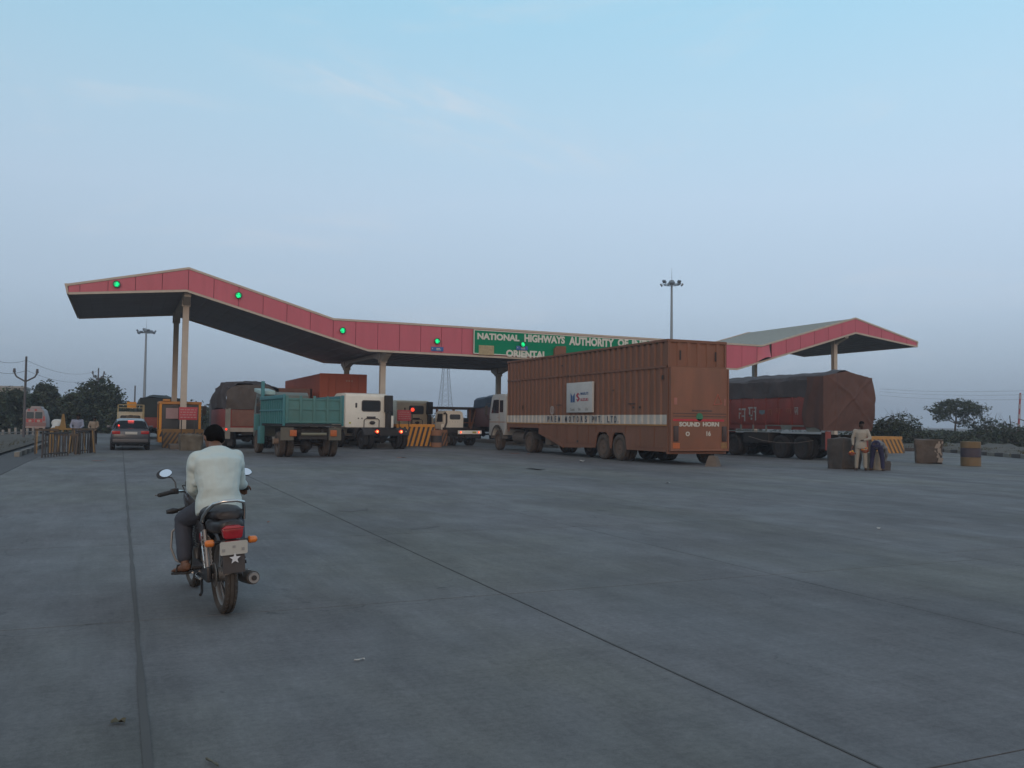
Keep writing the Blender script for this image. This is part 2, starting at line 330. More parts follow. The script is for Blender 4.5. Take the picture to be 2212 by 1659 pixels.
for n_, (y0, a, b) in enumerate(allsl):
    k = round(b-a, 2); gl = .0045
    if n_ < 290:
        if k not in mcache:
            q = MB(); q.box(-k/2+gl, k/2-gl, -SL/2+.006, SL/2-.006, -.02, 0); mcache[k] = q.mesh('slab', CON, smooth=False)
        inst('slab', mcache[k], pave, ((a+b)/2, y0+SL/2, 0))
    else: far.box(a+gl, b-gl, y0+.004, y0+SL-.004, -.02, 0)
if far.v: tag(far.build('distant_slabs', CON, pave, smooth=False), kind='stuff')
base = MB().box(-2.72, 47.9, 60.8, 199, -.02, -.001).box(26.6, 47.9, 40.5, 60.78, -.02, -.0015); base.build('far_surface', CON, pave, smooth=False)
# sealed wide joint running away from the camera beside the motorcycle
sj = MB(); random.seed(3); L1 = []; L2 = []
for i in range(160):
    y = -2+i*.45; c = X0+random.uniform(-.004, .004)-.0; w = .010+random.uniform(0, .012)
    L1.append((c-w, y)); L2.append((c+w, y))
for i in range(159): sj.add([(L1[i][0], L1[i][1], .004), (L2[i][0], L2[i][1], .004), (L2[i+1][0], L2[i+1][1], .004), (L1[i+1][0], L1[i+1][1], .004)], [(0, 1, 2, 3)])
sj.build('joint_seal', JOINT, pave, smooth=False)
sj = MB()
for k_, (w0, w1) in {1: (.005, .009)}.items():
    for i in range(150):
        y = -2+i*.4; c = X0+SW*k_; a_ = random.uniform(w0, w1)
        sj.add([(c-a_, y, .004), (c+a_, y, .004), (c+random.uniform(w0, w1), y+.4, .004), (c-a_, y+.4, .004)], [(0, 1, 2, 3)])
sj.build('joint_seal', JOINT, pave, smooth=False)
# crack-repair patches / oil stains: thin films
STAIN = mat('oil_stain', (.085, .078, .074), .7, var=.3)
STN2 = mat('tyre_dust_band', (.120, .120, .124), .8, var=.2, dust=.5, dcol=(.15, .15, .155))
def film(name, u, v, w, l, mt, z=.0035, n=26, seed=0, rot=0):
    random.seed(seed); c = G(u, v); q = []
    for i in range(n):
        a = 2*math.pi*i/n; r_ = 1+random.uniform(-.28, .28); x, y = w*math.cos(a)*r_, l*math.sin(a)*r_
        q.append((x*math.cos(rot)-y*math.sin(rot), x*math.sin(rot)+y*math.cos(rot), 0))
    o = MB().add(q, [tuple(range(n))]).build(name, mt, pave, smooth=False); o.location = (c.x, c.y, z+seed*.00003); return o
for k_, (u, v, w, l, r_) in enumerate([(765, 1102, .35, .25, .4), (915, 1140, .28, .16, .3)]):
    film('stain', u, v, w*.8, l*.6, STAIN, seed=k_+1, rot=r_)
# left carriageway, verge and kerbs
road = MB().box(-4.5, -2.80, -12, 130, -.3, -.03).box(-60, -4.5, 67, 120, -.3, -.032).build('road', ASPH); tag(road, kind='structure')
KW = mat('kerb_white', (.24, .23, .20), .8, dust=.45, dcol=(.14, .12, .10)); KB = mat('kerb_dark', (.05, .048, .05), .8, dust=.4, dcol=(.12, .10, .085))
verge = MB(); random.seed(5)
nx, ny = 18, 33
vs = []
for j in range(ny+1):
    for i in range(nx+1):
        x = -4.2-34*(i/nx)**1.5; y = -6+j*2.2
        vs.append((x, y, (.05 if i == 0 else .16+.30*min(1, i/6))+random.uniform(-.05, .05)*(i > 0)))
verge.add(vs, [(j*(nx+1)+i, j*(nx+1)+i+1, (j+1)*(nx+1)+i+1, (j+1)*(nx+1)+i) for j in range(ny) for i in range(nx)])
tag(verge.build('verge', SOIL), kind='structure')
kl = tag(thing('kerb', 'x', 'x'), kind='structure'); del kl['label']; del kl['category']
kw = MB().box(-.09, .09, 0, .96, -.2, .15).mesh('kerb_stone', KW, bevel=.015); kb = MB().box(-.09, .09, 0, .96, -.2, .15).mesh('kerb_stone', KB, bevel=.015)
for j in range(22): inst('kerb_stone', (kw, kb)[j % 2], kl, (-3.5, 38+j, 0), (0, 0, 0))
# traffic divider (raised dirty median nose at left) and far right kerb + berm
kr = [G(1880, 972), G(2030, 976), G(2120, 983), G(2230, 992), G(2330, 1001)]
pts = [Vector((kr[0].x-8, kr[0].y+14, 0))]+kr; seg = []
for a, b in zip(pts[:-1], pts[1:]):
    L = (b-a).length; k = max(1, round(L/.95)); seg += [a.lerp(b, t/k) for t in range(k)]
seg.append(pts[-1])
for j, (a, b) in enumerate(zip(seg[:-1], seg[1:])):
    d = b-a; inst('kerb_stone', (kw, kb)[j % 2], kl, (a.x, a.y, 0), (0, 0, math.atan2(-d.x, d.y)), (1.4, d.length*1.0, 1.35))
bm_ = MB(); vs = []
for j, p in enumerate(seg):
    nrm = Vector((.75, .66, 0))
    for i in range(12):
        q = p+nrm*(.15+i*4.0); vs.append((q.x, q.y, (.12 if i == 0 else .12+random.uniform(0, .18))))
bm_.add(vs, [(j*12+i, j*12+i+1, (j+1)*12+i+1, (j+1)*12+i) for j in range(len(seg)-1) for i in range(11)])
tag(bm_.build('verge', SOIL), kind='structure')

# ------------------------------------------------------------------ canopy
FASC = mat('pink_red_cladding', (.50, .105, .145), .42, var=.10, scale=1.2, stretch=(2, 2, .3), dust=.10, dcol=(.36, .16, .17), randv=.03)
TRIM = mat('cream_trim', (.50, .44, .36), .6, dust=.25, dcol=(.33, .22, .18), var=.08)
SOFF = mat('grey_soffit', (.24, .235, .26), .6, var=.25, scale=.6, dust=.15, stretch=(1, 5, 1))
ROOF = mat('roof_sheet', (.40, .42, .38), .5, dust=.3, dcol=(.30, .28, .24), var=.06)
COLM = mat('cream_column', (.52, .47, .40), .6, dust=.25, dcol=(.30, .26, .22), var=.06)
YF, YB = 47.2, 58.6
TOP = [(-2.49, 7.77), (2.94, 9.0), (10.26, 6.86), (38.72, 6.72), (46.87, 9.03), (52.75, 7.65)]
BOT = [(-2.42, 7.38), (2.86, 7.88), (12.18, 5.29), (36.73, 5.12), (46.9, 8.02), (52.68, 7.32)]
def pl(P, x):
    if x <= P[0][0]: return P[0][1]
    for (a, b), (c, d) in zip(P[:-1], P[1:]):
        if x <= c: return b+(d-b)*(x-a)/(c-a)
    return P[-1][1]
can = thing('toll_canopy', 'long zigzag toll plaza canopy with pink red fascia and cream columns over the truck lanes', 'canopy', (2.94, YF, 0))
OX, OY = 2.94, YF
def ribbon(P, t, y0, y1, name, mt, dz=0):
    q = MB(); up = [(x-OX, z+dz) for x, z in P]; dn = [(x-OX, z+dz-t) for x, z in P][::-1]
    return q.prism(up+dn, 'y', y0-OY, y1-OY).build(name, mt, can, smooth=False)
ribbon(TOP, .06, YF+.06, YB, 'roof', ROOF, -.01)
q = MB()                                                 # roof sheet ribs
for i in range(0, 111):
    x = -2.4+i*.5
    if x > 52.6: break
    q.box(x-.02-OX, x+.02-OX, .08, YB-OY-.02, pl(TOP, x)-.012, pl(TOP, x)+.022)
tag(q.build('roof_rib', ROOF, can, smooth=False), kind='stuff')
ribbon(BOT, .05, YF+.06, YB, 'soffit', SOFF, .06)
q = MB()                                                 # soffit sheet seams (standing ribs running across the canopy)
for i in range(0, 90):
    x = -2.2+i*.61
    if x > 52.5: break
    q.box(x-.008-OX, x+.008-OX, .1, YB-OY-.05, pl(BOT, x)-.012, pl(BOT, x)+.012)
tag(q.build('soffit_seam', SOFF, can, smooth=False), kind='stuff')
q = MB(); BK = [(x-OX, z-.02) for x, z in TOP]+[(x-OX, z+.02) for x, z in BOT][::-1]
q.prism(BK, 'y', YB-OY+.002, YB-OY+.05).build('back_fascia', FASC, can, smooth=False)
for P, dz, nm in ((TOP, .05, 'top_trim'), (BOT, .03, 'bottom_trim')):
    ribbon(P, .11, YF-.06, YF+.055, nm, TRIM, dz)
    ribbon(P, .11, YB+.055, YB+.12, nm, TRIM, dz)
MB().prism([(TOP[0][0]-.12-OX, 7.82), (TOP[0][0]-.002-OX, 7.84), (BOT[0][0]-.002-OX, 7.34), (BOT[0][0]-.08-OX, 7.34)], 'y', -.05, YB-OY+.1).build('end_cap', TRIM, can, smooth=False)
MB().prism([(TOP[-1][0]+.002-OX, 7.70), (TOP[-1][0]+.12-OX, 7.66), (BOT[-1][0]+.10-OX, 7.26), (BOT[-1][0]+.002-OX, 7.28)], 'y', -.05, YB-OY+.1).build('end_cap', TRIM, can, smooth=False)
# fascia panels
xs = [-2.44]; x = 2.94-1.22*4
while x < 52.6:
    if x-xs[-1] > .3: xs.append(x)
    x += 1.22
xs.append(52.70); br = sorted([p[0] for p in TOP[1:-1]]+[p[0] for p in BOT[1:-1]])
dmg = PY(1643, 770, YF).x
for a, b in zip(xs[:-1], xs[1:]):
    mid = [t for t in br if a+.05 < t < b-.05]; g_ = .012
    X_ = [a+g_]+mid+[b-g_]
    up = [(t-OX, pl(TOP, t)-.07) for t in X_]; dn = [(t-OX, pl(BOT, t)+.04) for t in X_][::-1]
    if a <= dmg <= b:
        c_ = MB(); n_ = 8; vs = []                         # torn panel, curling out of the fascia
        for i in range(n_+1):
            t = i/n_; xx = a+.03+(b-a-.22)*t
            for j in range(7):
                s_ = j/6; z_ = pl(BOT, xx)+.05+(pl(TOP, xx)-pl(BOT, xx)-.14)*s_
                y_ = -.02-.16*math.sin(math.pi*t)*(1-s_)-.22*t*(1-s_)**1.5
                if j == 0: z_ += .16*abs(math.sin(3*t))
                vs.append((xx-OX, y_, z_))
        fs = [(i*7+j, (i+1)*7+j, (i+1)*7+j+1, i*7+j+1) for i in range(n_) for j in range(6)]
        o = c_.add(vs, fs).build('fascia_panel', FASC, can); o['label'] = 'torn fascia panel curling away from the frame'
        MB().prism(up+dn, 'y', .02, .05).build('panel_backing', DARK, can, smooth=False)
        continue
    MB().prism(up+dn, 'y', -.03, .02).build('fascia_panel', FASC, can, smooth=False)
q = MB(); q.prism([(x-OX, z-.09) for x, z in TOP]+[(x-OX, z+.06) for x, z in BOT][::-1], 'y', .022, .045).build('fascia_frame', mat('fascia_joint', (.10, .03, .048), .8), can, smooth=False)
# columns with panel joints, capitals and haunched beams
for cx in (2.95, 13.42, 24.15, 35.3, 46.4):
    zs = min(pl(BOT, cx-.3), pl(BOT, cx+.3))+.0
    for cy in (48.7, 57.4):
        q = MB(); z = .2; top = zs-.55
        while z < top-.05:
            z2 = min(z+1.45, top); q.box(cx-.15-OX, cx+.15-OX, cy-.15-OY, cy+.15-OY, z, z2-.012)
            q.box(cx-.138-OX, cx+.138-OX, cy-.138-OY, cy+.138-OY, z2-.012, z2); z = z2
        c_ = q.build('column', COLM, can, smooth=False)
        MB().box(cx-.21-OX, cx+.21-OX, cy-.21-OY, cy+.21-OY, top+.001, zs+.1).build('capital', COLM, c_, smooth=False)
    P = [(48.45, zs-.5), (50.2, zs-.18), (56.0, zs-.18), (57.65, zs-.5), (58.4, zs-.2), (58.4, zs+.08), (47.5, zs+.08), (47.5, zs-.16)]
    MB().prism([(y-OY, z) for y, z in P], 'x', cx-.16-OX, cx+.16-OX).build('beam', COLM, can, smooth=False)
# green signboard
GRN = mat('green_sign', (.002, .21, .105), .75, spec=.2, var=.06, scale=1); SWH = mat('sign_white', (.60, .60, .53), .5, var=.05)
sx0 = PY(1020, 740, YF).x+.03; sx1 = 49.0-sx0
sg = thing('highway_signboard', 'long green highways authority signboard on the canopy front, partly hidden by the car carrier', 'sign', (sx0, YF-.13, 5.2))
def on(u, v, Y): p = PY(u, v, Y); return p
def sz(x, P): return pl(P, x)
zt = lambda x: pl(TOP, x)-.10
zb = lambda x: pl(BOT, x)+.09
MB().prism([(0, zb(sx0)-5.2), (sx1-sx0, zb(sx1)-5.2), (sx1-sx0, zt(sx1)-5.2), (0, zt(sx0)-5.2)], 'y', 0, .06).build('board', GRN, sg)
brd = MB()
for (xa, za, xb, zb_, ) in ((0, zb(sx0), sx1-sx0, zb(sx1)), (0, zt(sx0)-.05, sx1-sx0, zt(sx1)-.05)):
    brd.prism([(xa, za-5.2), (xb, zb_-5.2), (xb, zb_-5.15), (xa, za-5.15)], 'y', -.006, .0)
brd.box(0, .06, -.007, -.001, zb(sx0)-5.2, zt(sx0)-5.2).build('border', SWH, sg, smooth=False)
def signtext(body, u0, u1, v0, v1, bold=.018):
    a = PY(u0, v1, YF-.13); b = PY(u1, v1, YF-.13); c = PY(u0, v0, YF-.13)
    text('lettering', body, SWH, sg, (a.x-sx0, -.012, a.z-5.2), (R(90), 0, 0), c.z-a.z, b.x-a.x, bold)
signtext('NATIONAL', 1031, 1122, 718.5, 733, .048); signtext('HIGHWAYS', 1132.5, 1220, 722, 738.5, .048)
signtext('AUTHORITY', 1229, 1326, 727, 745.5, .048); signtext('OF', 1334, 1357, 732, 748.5, .048)
signtext('INDIA', 1365, 1421, 734, 751.5, .048); signtext('ORIENTAL', 1093, 1181, 755, 771, .048)
a, b = PY(1034, 766, YF-.13), PY(1067, 747, YF-.13)
MB().box(a.x-sx0, b.x-sx0, -.012, -.008, a.z-5.2, b.z-5.2).build('emblem_patch', mat('tan_patch', (.36, .29, .17), .7, var=.3, scale=9), sg, smooth=False)['label'] = 'faded tan emblem patch'
a, b = PY(1198, 772, YF-.3), PY(1223, 748, YF-.3)
MB().prism([(a.x-sx0, a.z-5.2), (b.x-sx0, a.z-5.2), (b.x-sx0, b.z-5.2), (a.x-sx0+.15, b.z-5.22), (a.x-sx0, b.z-5.4)], 'y', -.16, -.01).build('sheet_flap', RUSTY, sg, smooth=False)['label'] = 'rust brown box fixed on the board'
# lane signals and blue lane plates
SG = emat('green_lamp', (.0, .95, .30), 1.0, (.0, .5, .15)); SGD = emat('green_lamp_dim', (.0, .8, .28), .35, (.0, .35, .12))
for (u, v, lab) in ((252, 614, 'green lane signal at the low left end of the pink fascia'), (515, 638, 'green lane signal on the descending slope right of the left roof peak'), (740, 714, 'green lane signal just past the left roof valley'),
                    (944, 737, 'green lane signal above the blue plate on the pink fascia'), (1129, 744, 'green lane signal on the green signboard')):
    yy = YF-(.22 if u > 1100 else .07); p = PY(u, v, yy)
    s = thing('lane_signal', lab, 'signal lamp', (p.x, yy, p.z), group='green lane signals on the canopy front')
    MB().lathe([(0, .17), (-.10, .17), (-.10, .15), (-.03, .145)], (0, 0, 0), 'y', 20).build('housing', BLK, s)
    MB().lathe([(-.032, .142), (-.045, .10), (-.05, .02)], (0, 0, 0), 'y', 20).build('lens', SGD, s)
    leds = MB(); random.seed(int(u))
    for k in range(26):
        a_ = random.uniform(0, 6.28); r_ = random.uniform(0, .115); zz = r_*math.sin(a_)
        leds.ball((r_*math.cos(a_)*(1-.3*(zz > .03)), -.062, zz), .024, .012, .024, 6, 4)
    leds.build('led_cluster', SG, s)
BLU = mat('blue_plate', (.035, .12, .34), .5, var=.08)
for (u, v, lab) in ((944.5, 754, 'small blue lane plate on the pink fascia under a green signal'), (1127.5, 752, 'small blue lane plate on the green signboard above the lettering')):
    yy = YF-(.20 if u > 1100 else .05); p = PY(u, v, yy)
    s = thing('lane_plate', lab, 'plate', (p.x, yy, p.z), group='blue lane plates')
    MB().box(-.36, .36, -.02, .0, -.12, .12).build('panel', BLU, s, bevel=.006)
    MB().box(-.06, .16, -.028, -.024, .01, .05).box(-.06, .20, -.028, -.024, -.06, -.025).box(-.30, -.26, -.028, -.024, -.01, .04).build('print', SWH, s, smooth=False)

# ------------------------------------------------------------------ vehicles: shared pieces
_w = {}
def wheel(par, x, y, r=.5, w=.28, tyre=None, side=-1, rimc=None, z=None):
    tyre = tyre or TYRE; rimc = rimc or mat('dusty_rim', (.105, .072, .055), .85, dust=.5, dcol=(.13, .095, .07))
    k = (r, w, tyre.name, side, rimc.name)
    if k not in _w:
        q = MB(); h = w/2
        prof = [(-h*.7, r*.56), (-h, r*.66), (-h*1.04, r*.80), (-h*.92, r*.93), (-h*.72, r*.985), (-h*.25, r), (-h*.2, r*.975), (-h*.1, r*.975), (-h*.05, r), (h*.05, r), (h*.1, r*.975), (h*.2, r*.975), (h*.25, r), (h*.72, r*.985), (h*.92, r*.93), (h*1.04, r*.80), (h, r*.66), (h*.7, r*.56)]
        ty = q.lathe(prof, (0, 0, 0), 'x', 32, closed=True).mesh('wheel', tyre)
        q = MB(); s = side
        q.lathe([(s*h*.75, r*.58), (s*h*.85, r*.55), (s*h*.35, r*.50), (s*h*.25, r*.36), (s*h*.45, r*.30), (s*h*.55, r*.20), (s*h*.95, r*.17), (s*h*1.0, r*.08), (s*h*.99, r*.01)], (0, 0, 0), 'x', 24)
        for i in range(8):
            a = i*math.pi/4; q.cyl((s*h*.5, r*.25*math.cos(a), r*.25*math.sin(a)), (s*h*.62, r*.25*math.cos(a), r*.25*math.sin(a)), r*.03, n=6)
        _w[k] = (ty, q.mesh('rim', rimc))
    t = inst('wheel', _w[k][0], par, (x, y, r if z is None else z)); inst('rim', _w[k][1], t); return t
def axle(par, y, wd=2.5, r=.5, dual=True, tyre=None, rimc=None, tw=.27):
    for s in (-1, 1):
        xx = s*(wd/2-tw/2); wheel(par, xx, y, r, tw, tyre, s, rimc)
        if dual: wheel(par, xx-s*(tw+.05), y, r, tw, tyre, s, rimc)
    MB().cyl((-wd/2+.2, y, r), (wd/2-.2, y, r), .07, n=10).ball((0, y, r), .2, .2, .2).build('axle', DARK, par)
def corr(q, x, y0, y1, z0, z1, pitch=.42, dep=.05, side=-1, gap=.5):      # corrugated sheet in the YZ plane facing -x
    n = max(1, round((y1-y0)/pitch)); p = (y1-y0)/n; prof = []
    for i in range(n):
        b = y0+i*p; prof += [(b, 0), (b+p*.38, 0), (b+p*.50, dep), (b+p*.88, dep)]
    prof.append((y1, 0)); zz = [z0, z1]; vs = []
    for (y, d) in prof:
        for z in zz: vs.append((x-side*d, y, z))
    q.add(vs, [(2*i, 2*i+1, 2*i+3, 2*i+2) for i in range(len(prof)-1)])
    return q
def corrx(q, y, x0, x1, z0, z1, pitch=.4, dep=.04):
    n = max(1, round((x1-x0)/pitch)); p = (x1-x0)/n; prof = []
    for i in range(n):
        b = x0+i*p; prof += [(b, 0), (b+p*.3, 0), (b+p*.38, dep), (b+p*.92, dep)]
    prof.append((x1, 0)); vs = []
    for (xx, d) in prof: vs += [(xx, y+d, z0), (xx, y+d, z1)]
    return q.add(vs, [(2*i, 2*i+1, 2*i+3, 2*i+2) for i in range(len(prof)-1)])
RED = emat('tail_lamp_lit', (1, .05, .02), 1.6, (.6, .02, .01)); REDC = emat('tail_lamp_core', (1, .42, .14), 2.2)
ORG = mat('orange_reflector', (.42, .11, .03), .4, var=.25, scale=25); REDL = mat('red_lens', (.35, .012, .015), .25)

# ------------------------------------------------------------------ car carrier
cc = thing('car_carrier_truck', 'tall rust brown corrugated car carrier trailer with white stripe, pulled by a white cab', 'truck', (18.26+1.3, 27.45, 0))
CB = RUSTY; hx = 1.3
CB2 = mat('rusty_red_ramp', (.235, .090, .050), .6, dust=.4, dcol=(.145, .090, .058), var=.2, scale=.9, stretch=(2, 2, .5))
LY = lambda u, v: PX(u, v, 18.26).y-27.45
LZ = lambda u, v: PX(u, v, 18.26).z
L = 14.7; zs = 3.60; za = 1.83; zc = 1.47
for s in (-1, 1):
    corr(MB(), s*hx, .06, L, zs+.04, 4.52, .43, .05, s).build('upper_side_panel', CB, cc, smooth=False)
    corr(MB(), s*hx, .06, L, za, zs-.04, .43, .05, s).build('lower_side_panel', CB, cc, smooth=False)
    corr(MB(), s*(hx+.003), .06, L, zc, za-.004, .43, .05, s).build('white_stripe_panel', mat('stripe_white', (.52, .50, .45), .6, dust=.3, dcol=(.25, .20, .16), var=.1), cc, smooth=False)
    q = MB(); q.box(s*hx-.03, s*hx+.03, 0, L+.05, 4.52, 4.6); q.box(s*hx-.02, s*hx+.02, .06, L, zs-.04, zs+.04); q.build('rail', CB, cc, smooth=False)
    MB().box(s*hx-.02, s*hx+.024, .06, L, zc-.055, zc-.002).build('orange_line', mat('orange_line', (.42, .20, .05), .6, dust=.3), cc, smooth=False)
    # lower skirt with wheel arches
    sk = [(.06, zc-.06), (.06, .47), (2.75, .46)]
    for cy in (3.5, 4.8):
        sk += [(cy-.62, .46), (cy-.50, .95), (cy-.30, 1.12), (cy+.30, 1.12), (cy+.50, .95), (cy+.62, .46)] if cy == 3.5 else [(cy-.60, .50), (cy-.50, .95), (cy-.30, 1.12), (cy+.30, 1.12), (cy+.50, .95), (cy+.64, .46)]
    sk += [(8.35, .38), (10.95, .98), (10.95, zc-.06)]
    o = MB().prism(sk, 'x', s*hx-s*.05, s*hx-s*.01).build('skirt', CB, cc, smooth=False)
    parts('skirt_rib', CB, cc, [(s*hx-.012, s*hx+.008, y-.012, y+.012, .60 if y < 8.2 else .8, zc-.1) for y in (.9, 1.9, 6.0, 7.0, 8.0, 9.0)]+[(s*hx-.012, s*hx+.012, .3, 2.3, .60, .64), (s*hx-.012, s*hx+.012, 5.5, 8.1, .62, .66)])
    MB().prism([(8.3, .36), (8.3, .50), (10.9, 1.12), (10.9, .96)], 'x', s*hx-.02, s*hx+.03).build('gooseneck_beam', CB, cc, smooth=False)
    parts('neck_beam', CB, cc, [(s*hx-.02, s*hx+.03, 10.92, 14.4, 1.22, 1.40), (s*hx-.02, s*hx+.02, 14.41, 14.6, 1.0, 1.38)])
    parts('bracket', CB, cc, [(s*hx-.01, s*hx+.02, y-.05, y+.05, 1.12, 1.32) for y in (3.0, 4.1, 5.4)]+[(s*hx-.01, s*hx+.024, 2.9, 3.3, 1.33, 1.39), (s*hx-.01, s*hx+.024, 4.6, 5.5, 1.33, 1.39)])
MB().box(-hx+.05, hx-.05, .1, L-.02, 4.46, 4.52).build('roof', CB, cc, smooth=False)
MB().box(-hx+.06, hx-.06, .1, L-.1, 1.42, 1.48).box(-hx+.06, hx-.06, .1, 8.4, .55, .60).box(-.5, .5, 8.3, 14.4, .98, 1.40).box(-hx+.06, hx-.06, 10.8, 10.9, .95, 1.4).build('floor', DARK, cc, smooth=False)
corrx(MB(), L, -hx, hx, 1.1, 4.52).build('front_wall', CB, cc, smooth=False)
MB().box(-hx+.06, hx-.06, .06, .1, 3.6, 4.5).build('backing', DARK, cc, smooth=False)
# rear face
q = MB(); corrx(q, 0, -hx, hx, 3.64, 4.50, .43, .045).build('rear_top_panel', CB2, cc, smooth=False)
q = MB(); q.box(-hx, hx, -.02, .07, 4.50, 4.6); q.box(-hx-.0, -hx+.07, -.005, .07, .5, 4.5).box(hx-.07, hx, -.005, .07, .5, 4.5).box(-hx, hx, -.01, .07, 3.56, 3.64).box(-hx, hx, 0, .1, .40, .52).build('rear_frame', CB, cc, smooth=False)
q = MB(); q.box(-.03, .03, 0, .02, 0, .35)
hk = q.mesh('hook', DARK, bevel=.01)
for x in (-.78, .80): inst('hook', hk, cc, (x, -.04, 3.85))
ramp = MB(); ramp.box(-hx+.03, hx-.01, -.16, -.02, .50, 3.57)
rp = ramp.build('ramp_door', CB2, cc, bevel=.015)
q = MB()
parts('ramp_edge', CB2, rp, [(s*(hx-.04)-.03, s*(hx-.04)+.03, -.19, -.158, .58, 3.55) for s in (-1, 1)]+[(-hx+.01, hx-.01, -.185, -.158, .51, .57)])
RZ = lambda v: PY(1500, v, 27.29).z
RXu = lambda u: PY(u, 930, 27.29).x-19.56
MB().box(-hx+.12, hx-.22, -.172, -.161, 1.60, 1.68).build('red_band', mat('red_band', (.42, .03, .04), .6, var=.2, scale=5), rp, smooth=False)
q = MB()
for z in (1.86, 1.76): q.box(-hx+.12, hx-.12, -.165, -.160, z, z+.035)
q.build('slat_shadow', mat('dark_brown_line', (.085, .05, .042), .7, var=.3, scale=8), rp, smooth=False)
MB().lathe([(-.172, .15), (-.160, .15)], (-.02, 0, 1.76), 'y', 16).build('green_spot', mat('green_spot', (.03, .16, .08), .6), rp).scale = (1, 1, 1)
TW = mat('painted_white_letters', (.50, .49, .43), .6, var=.15, scale=12)
text('lettering', 'SOUND', TW, rp, (RXu(1467), -.164, 1.40), (R(90), 0, 0), .17, RXu(1512)-RXu(1467), .05)
text('lettering', 'HORN', TW, rp, (RXu(1518), -.164, 1.41), (R(90), 0, 0), .17, RXu(1553)-RXu(1518), .05)
text('lettering', 'O', TW, rp, (RXu(1481), -.164, 1.05), (R(90), 0, 0), .17, .18, .05)
text('lettering', '16', TW, rp, (RXu(1526), -.164, 1.06), (R(90), 0, 0), .18, .19, .03)
q = MB(); a, b, c_ = (.62, 2.22), (.98, 2.26), (.80, 2.62); w = .018
for (p_, r_) in ((a, b), (b, c_), (c_, a)):
    q.tube([(p_[0], -.165, p_[1]), (r_[0], -.165, r_[1])], .014, 6)
q.build('triangle_mark', mat('faded_red_mark', (.36, .10, .07), .6), rp)
q = MB().box(-hx+.16, -hx+.30, -.166, -.161, 2.2, 2.45).box(hx-.22, hx-.14, -.166, -.161, 2.2, 2.45).build('faded_patch', mat('faded_red_mark2', (.30, .12, .09), .6, var=.2), rp, smooth=False)
for x in (-hx+.14, hx-.32):
    MB().box(x, x+.20, -.20, -.162, .86, 1.42).build('lamp_recess', BLK, rp, bevel=.01)
    MB().box(x+.03, x+.17, -.212, -.202, .90, 1.38).build('lamp_lens', mat('dull_brown_lens', (.06, .035, .03), .4), rp, bevel=.005)
MB().box(-hx+.12, -hx+.42, -.166, -.161, .60, .80).build('orange_plate', ORG, rp, smooth=False)
MB().box(hx-.36, hx-.08, -.166, -.161, .60, .82).build('yellow_plate', mat('dirty_yellow', (.22, .12, .045), .6, var=.3, scale=15), rp, smooth=False)
MB().box(-.35, .55, -.165, -.161, 1.95, 2.02).build('scuff_text', mat('dark_scuff', (.10, .06, .05), .7, var=.5, scale=20), rp, smooth=False)
# logo board on the left side
lb = thing('advert_board', 'x', 'x'); del lb['label']; del lb['category']; lb.parent = cc
y0, y1 = LY(1284, 860), LY(1228, 860); z0, z1 = LZ(1256, 891), LZ(1256, 826)
MB().box(-hx-.10, -hx-.01, y0, y1, z0, z1).build('board', mat('board_white', (.52, .53, .51), .5, dust=.2, dcol=(.3, .28, .26), var=.06), lb, bevel=.01)
bw = y1-y0; bh = z1-z0; BX = -hx-.106
def bp(a, b): return (BX, y1-a*bw, z0+b*bh)          # a from left (far) to right, b up
LB = mat('logo_blue', (.03, .09, .22), .5); LR = mat('logo_red', (.34, .03, .06), .5)
def poly(pts, mt, nm='logo'):
    q = MB(); n = len(pts); a = [bp(*p) for p in pts]; q.add(a+[(x+.004, y, z) for x, y, z in a], [tuple(range(n)), tuple(range(n, 2*n))]+[(i, (i+1) % n, n+(i+1) % n, n+i) for i in range(n)])
    return q.build(nm, mt, lb, smooth=False)
poly([(.17, .66), (.17, .34), (.245, .34), (.245, .54)], LB); poly([(.335, .66), (.335, .34), (.26, .34), (.26, .54)], LB)
poly([(.455, .66), (.39, .585), (.39, .545), (.47, .455), (.43, .425), (.39, .455), (.39, .43), (.455, .35), (.53, .435), (.53, .47), (.45, .565), (.49, .60), (.53, .56), (.53, .585)], LR)
def btext(t, a, b, w, h, m): text('lettering', t, m, lb, bp(a, b), (R(90), 0, R(-90)), h*bh, w*bw, .015, .003)
btext('MARUTI', .56, .575, .29, .09, LB); btext('SUZUKI', .56, .375, .29, .09, LR)
GR = mat('faint_grey_print', (.26, .27, .26), .6)
btext('Count', .16, .06, .17, .10, GR); btext('On', .47, .06, .09, .10, GR); btext('Us', .74, .06, .10, .10, GR)
DB = mat('dark_blue_letters', (.035, .06, .09), .6, var=.3, scale=10)
def sidetext(t, u0, u1):
    ya, yb = LY(u0, 908), LY(u1, 908); n = len(t)
    for i, ch in enumerate(t):
        if ch == ' ': continue
        yy = ya+(yb-ya)*i/(n-1) if n > 1 else ya
        text('lettering', ch, DB, cc, (-hx-.012, yy, 1.52), (R(90), 0, R(-90)), .26 if ch != '.' else .05, .18 if ch not in 'I.' else .05, .02, .003)
sidetext('PREM', 1183, 1206.5); sidetext('MOTORS', 1221, 1264); sidetext('PVT.', 1279, 1299); sidetext('LTD.', 1312, 1335)
q = MB().lathe([(-hx-.012, .20), (-hx-.006, .20), (-hx-.006, .15), (-hx-.012, .15)], (0, LY(1193, 882), 2.05), 'x', 20, closed=True).box(-hx-.012, -hx-.006, LY(1193, 882)-.05, LY(1193, 882)+.05, 1.92, 2.17).build('round_emblem', mat('emblem_white', (.40, .36, .33), .6), cc, smooth=False)
q = MB()
